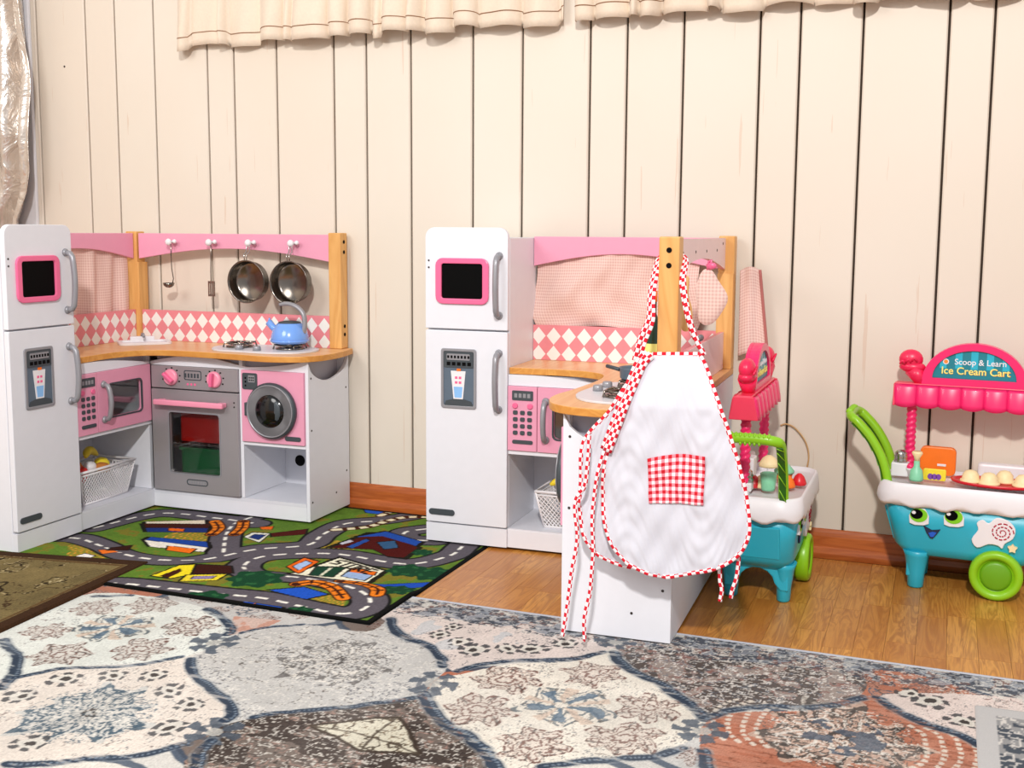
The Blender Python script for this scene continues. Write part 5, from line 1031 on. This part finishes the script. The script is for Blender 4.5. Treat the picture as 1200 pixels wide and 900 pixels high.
def at2(T, x, y, z):
    a = T.rotation_euler.z; return (T.location.x+x*math.cos(a)-y*math.sin(a), T.location.y+x*math.sin(a)+y*math.cos(a), T.location.z+z)
CR = make_cart('teal toy ice cream cart with smiling face, facing the room at far right', (.072, 3.095, .0005), -.06)
CL = make_cart('teal toy ice cream cart seen end-on behind the apron', (-.417, 2.900, .0005), PI/2)
def cart_items(T, where):
    def th(nm, lab, cat, x, y, z=.2825): return thing(nm, lab, cat, at2(T, x, y, z), T.rotation_euler.z)
    S = th('toy_shaker', 'white toy shaker with ribbed silver top on '+where, 'shaker', -.168, -.010)
    M().box(-.022, .022, -.018, .018, 0, .036).build('base', 'toyw', S, bevel=.003); M().lathe([(.017, .036), (.018, .042), (.015, .046), (.018, .051), (.015, .056), (.016, .060), (.008, .068), (.002, .069)], 20).build('ribbed_top', 'chrome', S)
    S = th('toy_bottle', 'mint green toy syrup bottle with yellow cap on '+where, 'bottle', -.123, -.060)
    M().lathe([(.017, 0), (.018, .006), (.015, .028), (.008, .036), (.007, .052), (.002, .053)], 18).build('bottle_body', 'mint', S); M().lathe([(.006, .052), (.008, .062), (.014, .072), (.012, .077), (.002, .076)], 14).build('cap', 'cream', S)
    S = th('cone_holder', 'small pink and white toy cone by the twisted post, '+where, 'cone', -.140, -.030)
    M().lathe([(.006, 0), (.009, .020), (.012, .022), (.012, .026)], 14).build('cone', 'toyw', S); M().ball((0, 0, .028), (.011, .011, .012), 12).build('scoop', 'magenta', S)
    S = th('orange_box', 'orange rounded toy card box standing on '+where, 'box', -.075, .040)
    M().prism(rrect(-.048, .042, 0, .076, .014), 'y', -.010, .010).build('box_body', 'orange', S, bevel=.003); M().box(-.004, .018, -.0112, -.010, .026, .032).build('white_mark', 'toyw', S)
    S = th('menu_card', 'yellow toy card with purple picture before the orange box, '+where, 'card', -.080, -.036)
    M().prism(rrect(-.028, .028, 0, .030, .004), 'y', -.004, .004).build('card', 'yellow', S, bevel=.001)
    m = M(); [m.prism([(x+.007*math.cos(a), .010+.008*math.sin(a)) for a in np.linspace(0, 2*PI, 12)[:-1]], 'y', -.0048, -.004) for x in (-.010, 0, .010)]; m.build('purple_picture', 'purple', S)
    S = th('flavour_tray', 'red toy tray holding the ice cream scoops on '+where, 'tray', .070, -.030, .2828)
    M().lathe([(.090, 0), (.108, .003), (.112, .010), (.106, .010), (.100, .006), (.003, .005)], 40, sy=.55).build('tray', 'red', S)
    for i, (x, y) in enumerate(((-.062, -.012), (-.018, -.026), (.062, -.016), (.018, .018))):
        lab = ['vanilla toy scoop at left end of red tray, ', 'vanilla toy scoop second from left on red tray, ', 'vanilla toy scoop at right end of red tray, ', 'vanilla toy scoop at back of red tray, '][i]
        o = th('ice_cream_scoop', lab+where, 'scoop', .070+x, -.030+y, .2882); o['group'] = 'vanilla toy scoops'
        M().lathe([(.025, 0), (.027, .003), (.025, .007), (.0215, .008), (.020, .020), (.013, .029), (.002, .032)], 20).build('scoop_ball', 'cream', o)
cart_items(CR, 'right cart')
def cart2(T):
    where = 'the end-on cart'
    def th(nm, lab, cat, x, y, z=.2825): return thing(nm, lab, cat, at2(T, x, y, z), T.rotation_euler.z)
    S = th('toy_shaker', 'ribbed silver-topped toy shaker beside the apron on the end-on cart', 'shaker', -.140, .034)
    M().box(-.020, .020, -.018, .018, 0, .022).build('base', 'toyw', S, bevel=.003); M().lathe([(.020, .022), (.021, .028), (.017, .033), (.021, .038), (.017, .043), (.018, .048), (.008, .056), (.002, .057)], 20).build('ribbed_top', 'chrome', S)
    S = th('toy_cup', 'mint green toy cup under the lime handle of the end-on cart', 'cup', -.120, -.020); M().lathe([(.016, 0), (.017, .006), (.021, .042), (.018, .044), (.002, .030)], 18).build('cup_body', 'mint', S)
    for x, y, z, mt, nm, lab in ((-.09, 0, .030, 'cream', 'ice_cream_scoop', 'large vanilla toy scoop at the middle of the end-on cart'), (-.05, -.01, .045, 'cream', 'ice_cream_scoop', 'vanilla toy scoop piled highest on the end-on cart'), (-.100, .018, .012, 'red', 'toy_cherry', 'red toy cherry beside the shaker on the end-on cart'), (-.07, -.062, .016, 'orange', 'toy_waffle', 'orange toy waffle right of the lime handle'), (-.03, -.085, .020, 'red', 'toy_strawberry', 'red toy strawberry at the right rim of the end-on cart')):
        r = .024 if nm == 'ice_cream_scoop' else .017
        o = th(nm, lab, nm.split('_')[-1], x, y, .2828+(z if nm == 'ice_cream_scoop' and z > .04 else 0)); M().lathe([(r, 0), (r*1.1, .004), (r*.95, .012), (r*.7, .022), (r*.3, .029), (.002, .030)], 18).build('body', mt, o)
    S = th('toy_cupcake', 'mint topped orange toy cupcake right of the lime handle', 'cupcake', -.02, -.045)
    M().lathe([(.016, 0), (.022, .026), (.002, .027)], 16).build('cup', 'orange', S); M().lathe([(.025, .026), (.026, .032), (.018, .042), (.008, .052), (.002, .055)], 16).build('topping', 'mint', S)
    S = th('toy_carton', 'white toy carton behind the shaker on the end-on cart', 'carton', -.06, .045); M().box(-.025, .025, -.022, .022, 0, .070).build('carton_body', 'toyw', S, bevel=.003)
cart2(CL)
# cord loop above the end-on cart
cl = M().tube(smooth([(-.432, W-.004, .372), (-.415, W-.008, .378), (-.390, W-.010, .368), (-.362, W-.010, .335), (-.350, W-.010, .298), (-.352, W-.012, .262), (-.37, W-.014, .20), (-.38, W-.012, .083)], 6), .0022, 6).build('cord', plain('tan_cord', (.78, .62, .42), .7), None); tag(cl, 'thin tan cord looped against the wall above the end-on cart', 'cord')

# ------------------------------------------------------------------ window valances and satin curtain
def valance(label, x0, x1, zh, seed, name='valance'):
    g = random.Random(seed); fx = [x0]; 
    while fx[-1] < x1: fx.append(fx[-1]+g.choice((.035, .06, .09, .12, .15))*g.uniform(.85, 1.15))
    amp = [g.choice((.35, .9, .65, 1)) for _ in fx]; dz = [g.uniform(-.006, .008) for _ in fx]; sk = [g.uniform(-.35, .35) for _ in fx]
    def fold(x):
        for i in range(len(fx)-1):
            if fx[i] <= x <= fx[i+1]:
                t = (x-fx[i])/(fx[i+1]-fx[i]); t = min(1, max(0, t+sk[i]*t*(1-t))); s_ = math.sin(PI*t)**.38*amp[i]
                return s_, dz[i]*math.sin(PI*t)**.3+(-.010 if i % 3 == 0 else .004)*math.sin(PI*t)**.2
        return 0, 0
    T = thing(name, label, 'curtain', ((x0+x1)/2, W-.03, zh), 0, 'cream gathered valances'); ox, oy, oz = (x0+x1)/2, W-.03, zh
    n = int((x1-x0)/.0045)
    def surf(x, v, e=0):
        s_, d = fold(x); h = 1.92-zh; z = 1.92-h*v
        dep = .004+(.068*s_+.006)*min(1, .25+v*.9)+.005*math.sin(x*60+v*3)*v
        xx = x+.010*math.sin(v*3+x*15)*v*s_
        return (xx-ox, W-dep-.001-oy-e, z+d*v-oz)
    M().grid(lambda u, v: surf(x0+(x1-x0)*u, v), n, 18).build('gathered_cloth', 'cloth', T, fix=False, solid=.0016)
    M().tube([surf(x0+(x1-x0)*i/n, 1-.042/(1.92-zh), .0016) for i in range(n+1)], .0016, 4).build('hem_stitching', 'stitch', T, fix=False)
valance('cream gathered valance with brown hem stitching, top left to centre', -2.485, -1.095, 1.533, 4)
valance('cream gathered valance continuing from the centre to the top right', -1.062, 1.6, 1.538, 8)
def satin():
    bx = [(1.95, -3.11), (1.718, -3.091), (1.543, -3.082), (1.424, -3.07), (1.276, -3.066), (1.126, -3.071), (1.051, -3.09), (.951, -3.142), (.6, -3.16), (.12, -3.15)]
    def rx_(z):
        for a, b in zip(bx[:-1], bx[1:]):
            if b[0] <= z <= a[0]: t = (a[0]-z)/(a[0]-b[0]); return a[1]+(b[1]-a[1])*t
        return bx[-1][1]
    def f(u, v):
        z = 1.95-v*1.83; r = rx_(z); x = -3.42+(r+3.42)*u
        y = 3.150-.035*math.sin(u*13+1.5*v+.6)-.016*math.sin(u*29+4*v)-.012*math.sin(9*v+5*u)*math.sin(3*u)-.01*math.sin(17*v-6*u)
        return (x+3.25, y+.006*math.sin(30*v)*u-3.15, z)
    o = M().grid(f, 60, 110).build('satin_curtain', 'satin', None, fix=False, solid=.002); o.location = (-3.25, 3.15, 0)
    tag(o, 'silvery beige satin curtain hanging at the far left edge', 'curtain')
satin()
